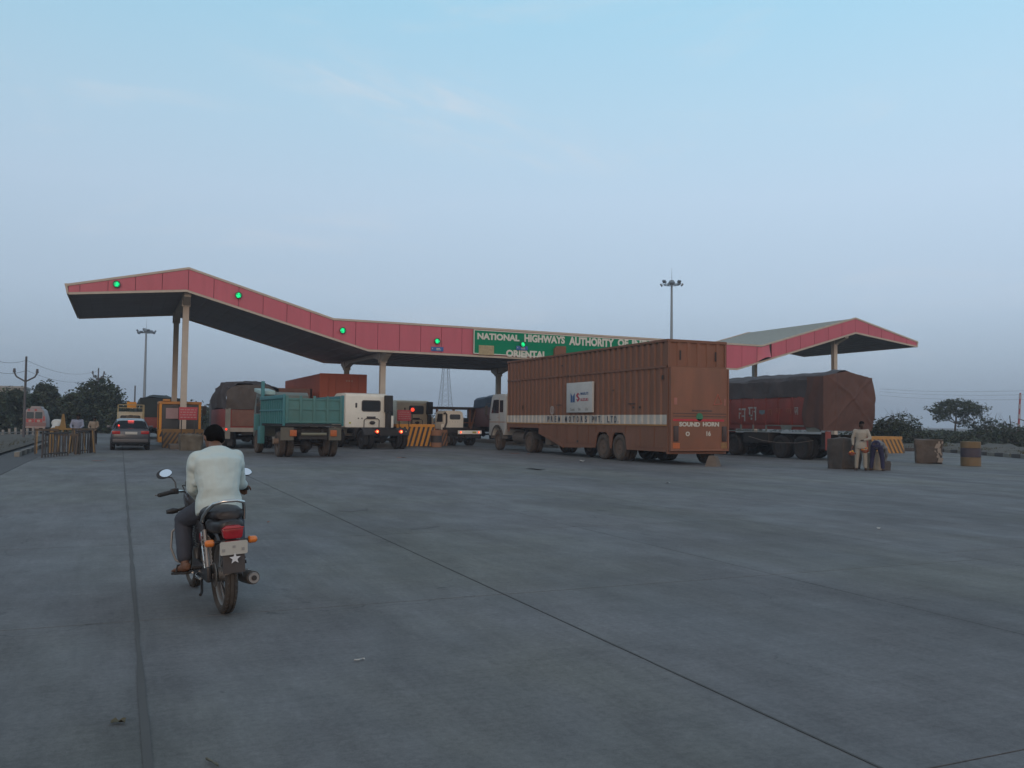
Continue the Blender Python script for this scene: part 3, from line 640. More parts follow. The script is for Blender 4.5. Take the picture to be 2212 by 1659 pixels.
for (u, v, w_, h_) in ((1215, 790, .10, .06), (1228, 812, .06, .10), (1365, 872, .5, .03), (1369, 880, .10, .08), (1383, 880, .10, .08), (1325, 843, .12, .03), (1208, 875, .5, .03), (1130, 880, .06, .2), (1432, 815, .08, .16), (1248, 953, .08, .08)):
    y_, z_ = LY(u, v), LZ(u, v); MB().box(-hx-.03, -hx-.004, y_-w_/2, y_+w_/2, z_-h_/2, z_+h_/2).build('latch', DARK, cc, smooth=False)
for y in (3.5, 4.8): axle(cc, y, 2.56, .53, True, TYRE)
for y in (3.5, 4.8): MB().box(-hx+.1, hx-.1, y-.5, y+.5, 1.12, 1.2).build('arch_liner', DARK, cc, smooth=False)
wheel(cc, -.5, 7.2, .48, .26, TYRED, z=.50); wheel(cc, .75, .55, .45, .26, TYRED, z=.47)
q = MB(); q.box(-hx+.1, -hx+.6, 9.8, 10.4, .45, 1.0).box(hx-.6, hx-.1, 9.8, 10.4, .45, 1.0).build('tool_box', mat('dusty_box', (.14, .12, .10), .8, dust=.4), cc, bevel=.02)
# tractor unit of the carrier
q = MB(); q.box(-.45, -.33, 10.9, 17.0, .75, .98).box(.33, .45, 10.9, 17.0, .75, .98).box(-.45, .45, 11.4, 11.6, .7, .98).box(-.7, .7, 11.9, 12.8, .98, 1.06).build('chassis', DARK, cc, smooth=False)
axle(cc, 12.15, 2.5, .52, True, TYRE); axle(cc, 16.1, 2.45, .52, False, TYRE)
for s in (-1, 1):
    fp = [(12.15+.66*math.cos(R(a)), .55+.62*math.sin(R(a))) for a in range(10, 171, 20)]; fi = [(12.15+.62*math.cos(R(a)), .55+.58*math.sin(R(a))) for a in range(170, 9, -20)]
    MB().prism(fp+fi, 'x', s*.68, s*1.26).build('mudguard', DARK, cc)
    MB().cyl((s*.75, 13.1, .72), (s*.75, 14.6, .72), .32, n=20).build('fuel_tank', mat('dusty_tank', (.09, .085, .08), .6, dust=.4), cc)
CABW = mat('cab_white', (.50, .51, .49), .4, dust=.25, dcol=(.25, .22, .18), var=.05)
cab = MB(); sidep = [(15.0, 1.25), (15.0, 2.82), (15.15, 2.95), (16.7, 2.95), (16.95, 2.80), (17.25, 1.95), (17.3, .75), (16.75, .75), (16.68, 1.0), (16.45, 1.20), (16.1, 1.27), (15.75, 1.2), (15.52, .95), (15.40, .8), (15.2, .8)]
cb = cab.prism(sidep, 'x', -1.25, 1.25).build('cab', CABW, cc, bevel=.05)
for s in (-1, 1):
    x = s*1.256
    MB().prism([(15.35, 2.0), (15.35, 2.62), (15.80, 2.62), (15.80, 2.0)], 'x', x, x+s*.008).build('window', GLASS, cb, smooth=False)
    MB().prism([(15.95, 1.95), (15.95, 2.66), (16.65, 2.66), (16.95, 1.95)], 'x', x, x+s*.008).build('window', GLASS, cb, smooth=False)
    MB().box(x-.005, x+.006, 15.88, 15.90, 1.3, 2.75).box(x-.005, x+.02, 16.0, 16.1, 1.7, 1.73).box(x-.005, x+.006, 15.05, 17.2, 1.46, 1.50).build('door_line', mat('orange_trim', (.35, .20, .12), .6), cb, smooth=False)
    MB().prism([(16.1+.80*math.cos(R(a)), .62+.72*math.sin(R(a))) for a in range(0, 181, 15)]+[(16.1+.74*math.cos(R(a)), .62+.66*math.sin(R(a))) for a in range(180, -1, -15)], 'x', s*1.0, s*1.29).build('wheel_arch', mat('grey_arch', (.10, .095, .09), .8), cb)
    MB().tube([(s*1.2, 17.0, 2.5), (s*1.5, 17.1, 2.45), (s*1.5, 17.1, 1.7), (s*1.25, 17.1, 1.6)], .018, 6).box(s*1.5-.08, s*1.5+.08, 17.07, 17.12, 1.85, 2.35).build('mirror', BLK, cb)
MB().prism([(17.02, 2.6), (17.24, 2.0), (17.26, 2.0), (17.04, 2.6)], 'x', -1.1, 1.1).build('windscreen', GLASS, cb)
MB().box(-1.2, 1.2, 14.86, 14.98, 1.5, 2.6).build('cab_rear_panel', CREAM, cb, smooth=False)
# ------------------------------------------------------------------ tarpaulin-covered truck on the right
def tarpmesh(secs, wr=.035, seed=1, ny=None, dense=10):
    """secs: list of (y, [(x,z)...]) open cross-section outlines swept along y, wrinkled"""
    random.seed(seed); import mathutils.noise as mn
    q = MB(); n = len(secs[0][1]); rows = []
    for (ya, A), (yb, B) in zip(secs[:-1], secs[1:]):
        for t in range(dense):
            f = t/dense; rows.append((ya+(yb-ya)*f, [(a[0]+(b[0]-a[0])*f, a[1]+(b[1]-a[1])*f) for a, b in zip(A, B)]))
    rows.append(secs[-1]); vs = []; sub = 6
    def res(P):
        out = []
        for (a, b) in zip(P[:-1], P[1:]):
            for t in range(sub): out.append((a[0]+(b[0]-a[0])*t/sub, a[1]+(b[1]-a[1])*t/sub))
        out.append(P[-1]); return out
    for y, Pn in rows:
        Pn = res(Pn); cxx = sum(p[0] for p in Pn)/len(Pn)
        for (x, z) in Pn:
            d = mn.noise(Vector((x*1.3, y*1.3, z*1.3+seed)))*wr*2+abs(mn.noise(Vector((x*4+z*2, y*3.1, z*2+seed*3))))*wr
            vs.append((x+(d if x > cxx else -d), y, z+d))
    m = len(res(secs[0][1])); k = len(rows)
    q.add(vs, [(i*m+j, i*m+j+1, (i+1)*m+j+1, (i+1)*m+j) for i in range(k-1) for j in range(m-1)])
    return q
TARP = mat('maroon_tarpaulin', (.105, .050, .040), .85, var=.35, scale=.9, dust=.35, dcol=(.085, .055, .045), bump=.5, bscale=7)
TARPD = mat('dark_tarpaulin', (.055, .048, .052), .85, var=.3, scale=1.5, dust=.3, dcol=(.10, .085, .08), bump=.5, bscale=7)
TRED = mat('red_truck_body', (.23, .034, .026), .6, var=.25, scale=1.4, dust=.35, dcol=(.13, .075, .06), bump=.2)
tt = thing('tarpaulin_truck', 'red truck loaded high under a maroon tarpaulin standing right of the car carrier', 'truck', (28.62, 29.3, 0))
hx = 1.27
prof = [(-hx-.02, 2.72), (-hx-.03, 3.5), (-hx+.1, 3.62), (-.1, 3.88), (hx-.1, 3.64), (hx+.02, 3.5), (hx+.06, 2.0)]
sc_ = [(-.02, prof)]+[(y, [(x*(1+random.uniform(-.01, .01)), z+random.uniform(-.05, .05)*(z > 3.2)) for x, z in prof]) for y in (1, 2, 3.2, 4.4, 5.6, 6.8, 8.0, 9.0)]
tarpmesh(sc_, .04, 2).build('tarpaulin', TARPD, tt)
# rear flap, sagging folds
q = MB(); import mathutils.noise as mn
vs = []; nx_, nz_ = 90, 70
for i in range(nx_+1):
    for j in range(nz_+1):
        u = i/nx_; w = j/nz_; x = -hx-.09+u*(2*hx+.16)+.06*math.sin(w*3)*u*u; top_ = 3.58+.30*(1-abs(u-.48)/.52)*(1-.2*u) if u < .97 else 3.6
        z = 1.28+(top_-1.28)*w
        wv = .05*mn.noise(Vector((u*3, w*3, 5))); fold = .035*math.exp(-((u-w+wv)/.03)**2)+.03*math.exp(-((u+w-1.1+wv)/.035)**2)+.05*math.exp(-((u-.24+wv*.4)/.02)**2)+.05*abs(mn.noise(Vector((u*4+w*2, w*2, 2))))+.04*abs(mn.noise(Vector((u*9-w*3, w*3, 8))))
        vs.append((x, -.05-(fold+.10*math.sin(math.pi*w)*(.4+u))*min(1, u*8)+mn.noise(Vector((x*2, z*2, 1)))*.035*min(1, u*8), z))
q.add(vs, [(i*(nz_+1)+j, i*(nz_+1)+j+1, (i+1)*(nz_+1)+j+1, (i+1)*(nz_+1)+j) for i in range(nx_) for j in range(nz_)])
q.build('rear_tarpaulin', TARP, tt)
vs = []; q = MB(); nx_ = 24                    # side return of the rear sheet, hanging over the left corner
for i in range(nx_+1):
    for j in range(nz_+1):
        u = i/nx_; w = j/nz_; y = -.05+u*(1.15+.15*math.sin(w*5)); z = 1.28+.14*min(1, u*2)+(3.60-1.28-.14*min(1, u*2))*w
        vs.append((-hx-.09-(.03*math.sin(u*9+w*3)+mn.noise(Vector((y*2, z*1.5, 4)))*.04)*min(1, u*4), y, z))
q.add(vs, [(i*(nz_+1)+j, i*(nz_+1)+j+1, (i+1)*(nz_+1)+j+1, (i+1)*(nz_+1)+j) for i in range(nx_) for j in range(nz_)])
q.build('side_tarpaulin', TARP, tt)
body = MB().box(-hx, hx, .05, 9.0, 1.45, 2.75).box(-hx, hx, .05, 9, 1.3, 1.45).build('cargo_body', TRED, tt, bevel=.01)
pw = (9.0-1.1)/9
for i in range(9):
    y = 1.1+i*pw
    MB().box(-hx-.03, -hx-.002, y+.03, y+pw-.03, 1.56, 2.66).build('side_plank_panel', TRED, tt, bevel=.008)
parts('side_post', TRED, tt, [(-hx-.045, -hx-.001, 1.08+i*pw-.03, 1.08+i*pw+.026, 1.5, 2.74) for i in range(10)])
PAL = mat('pale_teal_trim', (.16, .20, .20), .7, var=.2, dust=.3)
fr = [(.2, 1.5), (.2, 1.22), (1.0, 1.22), (1.08, 1.44), (1.95, 1.44), (2.03, 1.30), (2.6, 1.30), (2.68, 1.46), (3.6, 1.46), (3.68, 1.50), (3.7, 1.5)]
q = MB().prism(fr, 'x', -hx-.05, -hx+.02)
q.box(-hx-.05, -hx, 3.7, 6.6, 1.18, 1.23)
for y in (3.68, 4.6, 5.5, 6.5): q.box(-hx-.05, -hx, y-.04, y+.04, 1.2, 1.5)
q.build('side_skirt', PAL, tt, smooth=False)
mk = mat('painted_white_marks', (.30, .31, .30), .7, var=.35, scale=10); mo = mat('painted_orange_marks', (.26, .085, .05), .7, var=.3, scale=10)
def m_on(u0, u1, v0, v1, mt, kind=0):
    a = PX(u0, v1, 27.31); b = PX(u1, v0, 27.31); y0, y1 = b.y-29.3, a.y-29.3; z0, z1 = a.z, b.z; X = -hx-.036
    q = MB(); W_, H_ = y1-y0, z1-z0
    fy = lambda t: y1-W_*t; fz = lambda t: z0+H_*t
    def bar(a0, a1, b0, b1): q.box(X-.004, X, fy(a1), fy(a0), fz(b0), fz(b1))
    if kind == 0: bar(0, 1, 0, 1)
    if kind == 1: bar(0, 1, .86, 1); bar(.78, .92, 0, .88); bar(.3, .42, .3, .88); bar(.0, .45, .55, .68); bar(0, .12, .2, .6); bar(.4, .8, .35, .46)
    if kind == 2: bar(0, 1, .88, 1); bar(.82, .96, 0, .9); bar(.1, .25, .3, .9); bar(.1, .6, .3, .42); bar(.5, .62, .3, .75); bar(.62, .84, .6, .7); bar(.3, .5, .05, .2)
    if kind == 3: q.prism([(fy(0), fz(1)), (fy(1), fz(1)), (fy(1), fz(.35)), (fy(.5), fz(0)), (fy(0), fz(.35))], 'x', X-.004, X)
    q.build('painted_mark', mt, tt, smooth=False)
m_on(1596, 1611, 882, 910, mk, 1); m_on(1616, 1634, 879, 908, mk, 2); m_on(1640, 1652, 886, 896, mat('mark_grey_blue', (.12, .17, .19), .7), 3)
m_on(1659, 1667, 884, 898, mo, 2); m_on(1676, 1686, 882, 896, mo, 1); m_on(1697, 1709, 882, 893, mo, 2); m_on(1716, 1724, 880, 896, mk, 2); m_on(1735, 1740, 888, 902, mk, 3); m_on(1735, 1741, 874, 885, mk, 2)
for y in (1.45, 2.85, 6.2, 7.5): axle(tt, y, 2.5, .52, True, TYRED, DARK)
q = MB().box(-.5, -.38, 0, 9.8, .85, 1.1).box(.38, .5, 0, 9.8, .85, 1.1).box(-1.1, 1.1, .05, .2, .55, .72).box(-1.15, -.9, .05, .3, .5, 1.2).box(.9, 1.15, .05, .3, .5, 1.2).build('chassis', DARK, tt, smooth=False)
MB().box(-1.25, -.5, 3.6, 5.4, .65, 1.15).build('battery_box', DARK, tt, bevel=.03)
MB().box(-1.2, -.9, .0, .03, .45, 1.25).box(.9, 1.2, .0, .03, .45, 1.25).build('mudflap', TRED, tt)
MB().box(-1.2, 1.2, 9.1, 10.9, .9, 2.9).build('cab', TRED, tt, bevel=.06)
MB().tube([(-1.32, 4.9, .95), (-1.34, 3.9, .78), (-1.34, 2.8, .70), (-1.34, 1.6, .72), (-1.32, .6, .85)], .012, 5).build('rope', mat('rope', (.20, .17, .14), .8), tt)

# ------------------------------------------------------------------ teal dump truck
TEAL = mat('teal_paint', (.055, .20, .20), .55, var=.18, scale=1.6, dust=.4, dcol=(.105, .135, .105), bump=.15, dscale=2.2)
TEALS = mat('teal_side_paint', (.035, .20, .225), .5, var=.12, scale=1.6, dust=.22, dcol=(.09, .13, .11))
td = thing('dump_truck', 'teal tipper truck with open empty tipping body in front of the canopy', 'truck', (6.97, 35.2, 0), R(4))
hx = 1.12; z0, z1 = 1.34, 2.42
q = MB().box(-hx, hx, .0, .05, z0, z1-.10).build('tailgate', TEAL, td, bevel=.01)
for i in range(5): MB().box(-hx+i*(2*hx-.10)/4, -hx+i*(2*hx-.10)/4+.10, -.045, -.002, z0, z1).build('tailgate_post', TEAL, td, bevel=.008)
for z in (z0+.02, 1.86, 2.24): MB().box(-hx+.002, hx-.002, -.028, -.001, z, z+.08).build('tailgate_rail', TEAL, td, bevel=.006)
for s in (-1, 1):
    MB().box(s*hx-.02, s*hx+.02, .05, 4.3, z0-.02, z1).build('side_wall', TEALS, td, smooth=False)
    for i in range(13): MB().box(s*hx-.07*(s < 0), s*hx+.07*(s > 0), .12+i*.33, .19+i*.33, z0-.02, z1-.14).build('side_rib', TEALS, td, smooth=False)
    MB().box(s*hx-.09*(s < 0), s*hx+.09*(s > 0), .05, 4.3, z1-.12, z1+.03).box(s*hx-.08*(s < 0), s*hx+.08*(s > 0), .05, 4.3, 1.82, 1.88).box(s*hx-.09*(s < 0), s*hx+.09*(s > 0), .0, .12, z0-.1, z1+.05).build('side_rail', TEALS, td, bevel=.008)
MB().box(-hx+.08, hx-.08, 4.3, 4.4, z0, z1).build('headboard', TEALS, td, bevel=.01); MB().box(-hx-.02, -hx+.10, 4.22, 4.42, z0-.6, 3.12).build('corner_post', TEALS, td, bevel=.01)
MB().box(-hx+.02, hx-.02, .05, 4.3, z0-.12, z0-.04).box(-hx, hx, -.02, .0, z0-.12, z0-.04).build('floor', DARK, td, smooth=False)
cabp = [(4.6, .75), (4.6, 2.55), (4.8, 2.68), (6.0, 2.68), (6.4, 2.0), (6.5, 1.6), (6.5, .7)]
cb = MB().prism(cabp, 'x', -1.0, 1.0).build('cab', mat('pale_teal_cab', (.11, .15, .14), .5, dust=.3), td, bevel=.05)
MB().box(-1.3, -1.08, 4.75, 4.95, 1.0, 1.7).build('mirror', TEALS, td, bevel=.03)
MB().prism([(4.5, 2.55), (4.5, 2.72), (5.8, 2.86), (5.8, 2.7)], 'x', -1.14, -.5).build('sun_hood', mat('white_teal_hood', (.32, .46, .45), .5), cb, bevel=.02)
MB().box(-1.01, -.995, 4.8, 5.9, 1.75, 2.45).build('window', GLASS, cb, smooth=False)
axle(td, 1.1, 2.36, .5, True, TYRE); axle(td, 5.2, 2.3, .5, False, TYRE)
q = MB().box(-.45, -.33, .1, 6.2, .8, 1.12).box(.33, .45, .1, 6.2, .8, 1.12).box(-.9, .9, .25, .4, .95, 1.2).ball((0, 1.1, .48), .26, .3, .26).box(-.55, .55, .0, .12, .72, .86).build('chassis', DARK, td, smooth=False)
MB().cyl((-.5, -.03, .92), (.5, -.03, .92), .06, n=12).build('rear_bar', mat('greenish_bar', (.16, .17, .12), .6, dust=.3), td)
for s in (-1, 1):
    MB().box(s*.95-.33, s*.95+.17, .02, .06, .68, 1.18).build('mudflap', mat('grey_flap', (.08, .09, .075), .8, dust=.4), td, smooth=False)
    MB().box(s*.80-.13, s*.80+.13, -.02, .018, .84, 1.08).build('reflector', ORG, td, bevel=.01)
MB().box(-1.25, -1.05, 3.9, 4.4, .45, 1.2).build('side_step', TEALS, td, bevel=.02)
MB().cyl((-1.38, .85, .62), (-1.1, .85, .62), .12, n=12).build('hub', mat('dusty_hub', (.20, .14, .10), .8), td)

# ------------------------------------------------------------------ grey tarpaulin truck (left lane)
TG = mat('grey_tarpaulin', (.072, .060, .055), .9, var=.35, scale=1.6, dust=.3, dcol=(.10, .085, .07), bump=.6, bscale=6)
tb = thing('loaded_truck', 'red truck with bulging dark grey tarpaulin load between the booth and the teal tipper', 'truck', (5.98, 45.8, 0))
hx = 1.25
P0 = [(-hx, 1.95), (-hx-.05, 2.7), (-hx+.1, 3.1), (-.7, 3.25), (0, 3.30), (.8, 3.2), (hx-.05, 3.0), (hx+.05, 2.6), (hx, 1.9)]
def sc2_(k, up=0): return [(x*k, z+up) for x, z in P0]
tarpmesh([(0, sc2_(.98, -.1)), (.9, sc2_(1.02, .05)), (2.5, sc2_(1.0, .12)), (4.5, sc2_(1.03, .05)), (6.2, sc2_(1.0, .0)), (7.4, sc2_(.97, -.25))], .07, 5).build('tarpaulin', TARPD, tb)
vs = []; q = MB(); nx_ = 26; nz_ = 22
for i in range(nx_+1):
    for j in range(nz_+1):
        u = i/nx_; w = j/nz_; x = -hx*.98+u*2*hx*.98; top_ = 3.18-.35*abs(2*u-1)**4
        z = 1.95+(top_-1.95)*w; vs.append((x, -.06-.06*math.sin(math.pi*w)+mn.noise(Vector((x*2.5, z*2, 7)))*.07, z))
q.add(vs, [(i*(nz_+1)+j, i*(nz_+1)+j+1, (i+1)*(nz_+1)+j+1, (i+1)*(nz_+1)+j) for i in range(nx_) for j in range(nz_)]).build('rear_tarpaulin', TG, tb)
MB().box(-hx, hx, 0, 7.4, 1.05, 1.98).build('cargo_body', mat('bright_red_side', (.30, .020, .022), .55, var=.2, dust=.3), tb, bevel=.02)
MB().box(-hx+.3, hx-.3, -.05, -.005, 1.12, 1.92).build('tailgate', mat('rust_red_gate', (.14, .04, .028), .7, var=.35, scale=3, dust=.4), tb, bevel=.01)
for x in (-hx, hx-.24): MB().box(x, x+.24, -.06, .02, .5, 2.0).build('corner_post', mat('dirty_white_teal', (.20, .21, .19), .7, var=.3, dust=.4), tb, smooth=False)
MB().box(-hx-.02, -hx+.02, .02, 7.4, .86, 1.05).box(-hx, hx, -.03, .02, .84, 1.05).build('bumper', mat('dirty_white_bar', (.32, .29, .25), .7, dust=.4), tb, smooth=False)
s_ = MB().ball((-hx+.05, -.075, .96), .05, .03, .05).build('tail_lamp', RED, tb)
for y in (1.3, 2.6, 6.6): axle(tb, y, 2.4, .5, y < 5, TYRED, DARK)
MB().box(-.45, .45, .1, 8.5, .7, 1.04).box(-1.1, -.85, .3, .34, .15, .9).box(.3, .6, .3, .34, .2, .9).build('chassis', DARK, tb, smooth=False)
MB().box(-1.2, 1.2, 7.6, 9.3, .8, 2.6).build('cab', mat('cab_grey', (.10, .09, .09), .6), tb, bevel=.06)
MB().tube([(-1.2, 8.8, 2.3), (-1.5, 8.8, 2.25), (-1.5, 8.8, 1.8)], .02, 6).box(-1.62, -1.42, 8.75, 8.8, 1.7, 2.2).build('mirror', BLK, tb)

# ------------------------------------------------------------------ open brown truck + orange container truck behind
OT = thing('open_truck', 'brown open-bodied truck seen over the teal tipper', 'truck', (8.7, 51.0, 0))
OB = mat('brown_truck_body', (.15, .07, .055), .7, var=.25, dust=.4, dcol=(.13, .085, .07))
for s in (-1, 1):
    MB().box(s*1.22-.03, s*1.22+.03, 0, 8, 1.2, 3.22).build('side_wall', OB, OT, smooth=False)
    for i in range(9): MB().box(s*1.22-.06, s*1.22+.06, i*.98, .1+i*.98, 1.2, 3.24).build('side_post', OB, OT, smooth=False)
MB().box(-1.22, 1.22, 0, .06, 1.2, 3.24).build('tailgate', OB, OT, smooth=False)
MB().box(-1.2, 1.2, .06, 7.9, 1.05, 1.19).box(-.4, .4, .1, 10, .7, 1.04).build('chassis', DARK, OT, smooth=False)
MB().box(-1.2, 1.2, 8.3, 10.1, .9, 2.8).build('cab', OB, OT, bevel=.05)
for y in (1.6, 9.2): axle(OT, y, 2.4, .5, y < 5, TYRED, DARK)
CO = mat('orange_red_container', (.37, .085, .045), .6, var=.15, dust=.25, dcol=(.20, .09, .065), scale=.8)
CT = thing('container_truck', 'orange red container truck rising behind the first white cab', 'truck', (11.98, 52, 0))
for s in (-1, 1): corr(MB(), s*1.38, 0, 12, 1.4, 4.12, .35, .04, s).build('container_side', CO, CT, smooth=False)
MB().box(-1.36, 1.36, .0, .06, 1.4, 4.12).build('container_rear', CO, CT, smooth=False)
parts('rear_frame', CO, CT, [(-1.40, 1.40, -.02, .02, 4.10, 4.20), (-1.40, -1.30, -.02, .04, 1.4, 4.1), (1.30, 1.40, -.02, .04, 1.4, 4.1), (-.03, .03, -.02, 0, 1.4, 4.1)])
for x in (-.9, -.45, .45, .9): MB().cyl((x, -.04, 1.45), (x, -.04, 4.05), .025, n=8).build('lock_rod', CO, CT)
MB().box(-1.38, 1.38, 0, 12, 4.12, 4.18).build('roof', CO, CT, smooth=False)
text('lettering', 'KMTC', mat('pale_letters', (.40, .30, .27), .6), CT, (.1, -.03, 3.72), (R(90), 0, 0), .13, .42) if False else None
for i, x in enumerate((.15, .3, .45)): MB().box(x, x+.08, -.026, -.021, 3.74, 3.84).build('painted_mark', mat('pale_marks', (.38, .26, .22), .6), CT, smooth=False)
MB().box(-1.1, 1.1, 0, 12, 1.1, 1.38).build('chassis', DARK, CT, smooth=False)
for y in (1.5, 2.8, 10.5): axle(CT, y, 2.5, .5, True, TYRED, DARK)
MB().box(-1.2, 1.2, 12.4, 14.2, .9, 2.9).build('cab', CREAM, CT, bevel=.06)

# ------------------------------------------------------------------ white tractor units seen from behind
def rrect(x0, x1, z0, z1, r=.08, n=4):
    P = []
    for cx, cz, a0 in ((x1-r, z1-r, 0), (x0+r, z1-r, 90), (x0+r, z0+r, 180), (x1-r, z0+r, 270)):
        for i in range(n+1): a = R(a0+90*i/n); P.append((cx+r*math.cos(a), cz+r*math.sin(a)))
    return P
def tractor(label, loc, paint, lit):
    t = thing('truck_tractor', label, 'truck', loc, R(7) if lit else 0); w = 1.22
    P = [(0, 1.08), (0, 2.84), (.06, 2.91), (.3, 2.96), (1.5, 2.96), (1.9, 2.8), (2.15, 2.0), (2.2, 1.1), (2.2, .6), (1.9, .6), (1.8, 1.0), (1.5, 1.15), (1.0, 1.15), (.7, 1.08)]
    c = MB().prism(P, 'x', -w, w).build('cab', paint, t, bevel=.12)
    MB().prism(rrect(-.30, .80, 1.96, 2.58, .12), 'y', -.022, -.004).build('window_seal', BLK, c)
    MB().prism(rrect(-.24, .74, 2.02, 2.52, .10), 'y', -.03, -.023).build('rear_window', GLASS, c)
    MB().prism(rrect(-.66, -.56, 2.16, 2.42, .03), 'y', -.02, -.004).build('vent', BLK, c)
    MB().tube([(-.15, -.02, 1.1), (-.15, -.04, 1.5), (-.05, -.05, 1.58), (.62, -.05, 1.58), (.72, -.04, 1.5), (.72, -.02, 1.1)], .022, 6).build('rail_hoop', BLK, c)
    MB().box(.0, .5, -.06, -.004, 1.60, 1.70).build('grab_handle', BLK, c, bevel=.01); MB().ball((.32, -.05, 1.36), .17, .08, .10).build('gladhand_cover', BLK, c)
    for x in (-.5, -.3): MB().box(x, x+.06, -.012, -.002, 1.55, 1.62).build('vent_slot', BLK, c, smooth=False)
    MB().box(.98, 1.42, -.30, -.02, 1.95, 2.86).box(1.05, 1.35, -.25, -.03, .9, 1.94).build('air_intake', DARK, t, bevel=.05)
    MB().box(1.35, 1.5, -.2, -.02, 1.1, 1.75).build('side_fairing', paint, t, bevel=.03)
    MB().box(-1.0, -.9, -.02, -.004, 1.3, 1.38).build('yellow_sticker', mat('yellow_green', (.42, .42, .05), .5), c, smooth=False)
    for s in (-1, 1):
        MB().prism([(.9, 1.85), (.9, 2.5), (1.55, 2.5), (1.8, 1.85)], 'x', s*w+s*.001, s*w+s*.01).build('window', GLASS, c, smooth=False)
        MB().tube([(s*1.2, 1.7, 2.5), (s*1.42, 1.6, 2.4), (s*1.42, 1.6, 2.0)], .016, 6).box(s*1.42-.1, s*1.42+.1, 1.55, 1.6, 1.85, 2.35).build('mirror', BLK, c)
    MB().box(-.42, -.32, -3.1, 2.0, .75, 1.0).box(.32, .42, -3.1, 2.0, .75, 1.0).box(-.5, .5, -3.15, -3.02, .72, .98).box(-.6, .6, -2.6, -1.4, .98, 1.05).box(-.9, .9, -.7, -.3, .6, 1.05).build('chassis', DARK, t, smooth=False)
    MB().lathe([(1.06, .5), (1.12, .5), (1.12, .2), (1.06, .2)], (0, -2.0, 0), 'z', 20, closed=True).build('fifth_wheel', BLACK, t)
    axle(t, -2.3, 2.46, .5, True, TYRED, DARK); axle(t, 1.25, 2.35, .5, False, TYRED, DARK)
    for s in (-1, 1):
        fp = [(-2.3+.62*math.cos(R(a)), .52+.60*math.sin(R(a))) for a in range(20, 161, 20)]; fi = [(-2.3+.59*math.cos(R(a)), .52+.57*math.sin(R(a))) for a in range(160, 19, -20)]
        MB().prism(fp+fi, 'x', s*.62, s*1.25).build('mudguard', DARK, t)
        h = MB().box(s*.66-.16, s*.66+.16, -3.10, -3.02, .86, .98).build('lamp_cluster', BLK, t, bevel=.01)
        MB().box(s*.66-.15, s*.66-.06, -3.115, -3.102, .88, .96).build('orange_lens', ORG, h, smooth=False)
        if lit:
            MB().lathe([(-3.135, .02), (-3.13, .065), (-3.12, .085), (-3.102, .09)], (s*.66+.03, 0, .92), 'y', 16).build('tail_lamp', RED, h)
            MB().lathe([(-3.145, .012), (-3.138, .05)], (s*.66+.03, 0, .92), 'y', 12).build('lamp_core', REDC, h)
        else: MB().lathe([(-3.135, .02), (-3.12, .07), (-3.102, .08)], (s*.66+.03, 0, .92), 'y', 16).build('tail_lamp', REDL, h)
        MB().ball((s*.66+.30, -3.11, .93), .035, .02, .03).build('number_lamp', mat('pale_lens', (.5, .42, .38), .3), h)
        MB().cyl((s*.62, -1.2, .75), (s*.62, -.2, .75), .22, n=16).build('air_tank', DARK, t)
    return t
tractor('nearest white tractor cab with both tail lamps lit, beside the teal tipper', (12.25, 47.5, 0), WHITE, True)
tractor('cream tractor cab further back, partly behind the red notice and yellow chevron barrier', (19.25, 61.5, 0), CREAM, False)

# ------------------------------------------------------------------ small white rigid cab with snorkel and white tail board
tw = thing('small_truck', 'small white cab chassis truck with white tail board and two lit lamps under the canopy', 'truck', (19.0, 52.6, 0), R(13))
P = [(-.70, 1.0), (-.74, 1.75), (-.66, 2.04), (-.50, 2.15), (.50, 2.15), (.66, 2.04), (.74, 1.75), (.72, 1.0)]
c = MB().prism(P, 'y', 0, 1.05).build('cab', WHITE, tw, bevel=.04); c.location = (.15, 0, 0)
MB().prism(rrect(-.30, .48, 1.60, 1.92, .09), 'y', -.02, -.003).build('rear_window', GLASS, c)
MB().prism([(.15, 1.45), (.15, 1.95), (.7, 1.95), (.85, 1.45)], 'x', -.745, -.73).build('window', GLASS, c, smooth=False)
q = MB()
for x in (-.3, -.1, .1, .3): q.ball((x, -.004, 1.45), .02, .01, .02, 6, 4)
q.build('rivet', BLK, c)
MB().tube([(-.62, -.04, 1.95), (-.55, -.12, 2.0), (-.48, -.15, 1.9), (-.48, -.15, 1.4), (-.60, -.15, 1.1), (-.6, -.2, .8)], .055, 10).build('snorkel', BLK, tw)
MB().box(-.78, -.55, -.03, .02, .45, 1.3).build('side_panel', WHITE, tw, bevel=.02)
MB().box(-.35, -.23, -2.0, 1.6, .6, .8).box(.23, .35, -2.0, 1.6, .6, .8).box(-.8, .8, -.5, -.2, .5, 1.1).box(-.85, .85, -1.9, -1.8, .5, .68).build('chassis', DARK, tw, smooth=False)
b_ = MB().box(-.86, .86, -2.06, -2.01, .72, .94).build('tail_board', WHITE, tw, bevel=.01)
MB().box(.18, .46, -2.07, -2.061, .77, .88).build('number_plate', mat('yellow_plate2', (.45, .36, .08), .5), b_, smooth=False)
for s in (-1, 1):
    MB().lathe([(-2.10, .02), (-2.09, .05), (-2.062, .065)], (s*.66, 0, .83), 'y', 14).build('tail_lamp', RED, b_)
    MB().lathe([(-2.108, .01), (-2.102, .03)], (s*.66, 0, .83), 'y', 10).build('lamp_core', REDC, b_)
axle(tw, -1.0, 1.8, .38, True, TYRED, STEEL, .2); axle(tw, 1.2, 1.7, .38, False, TYRED, DARK, .2)

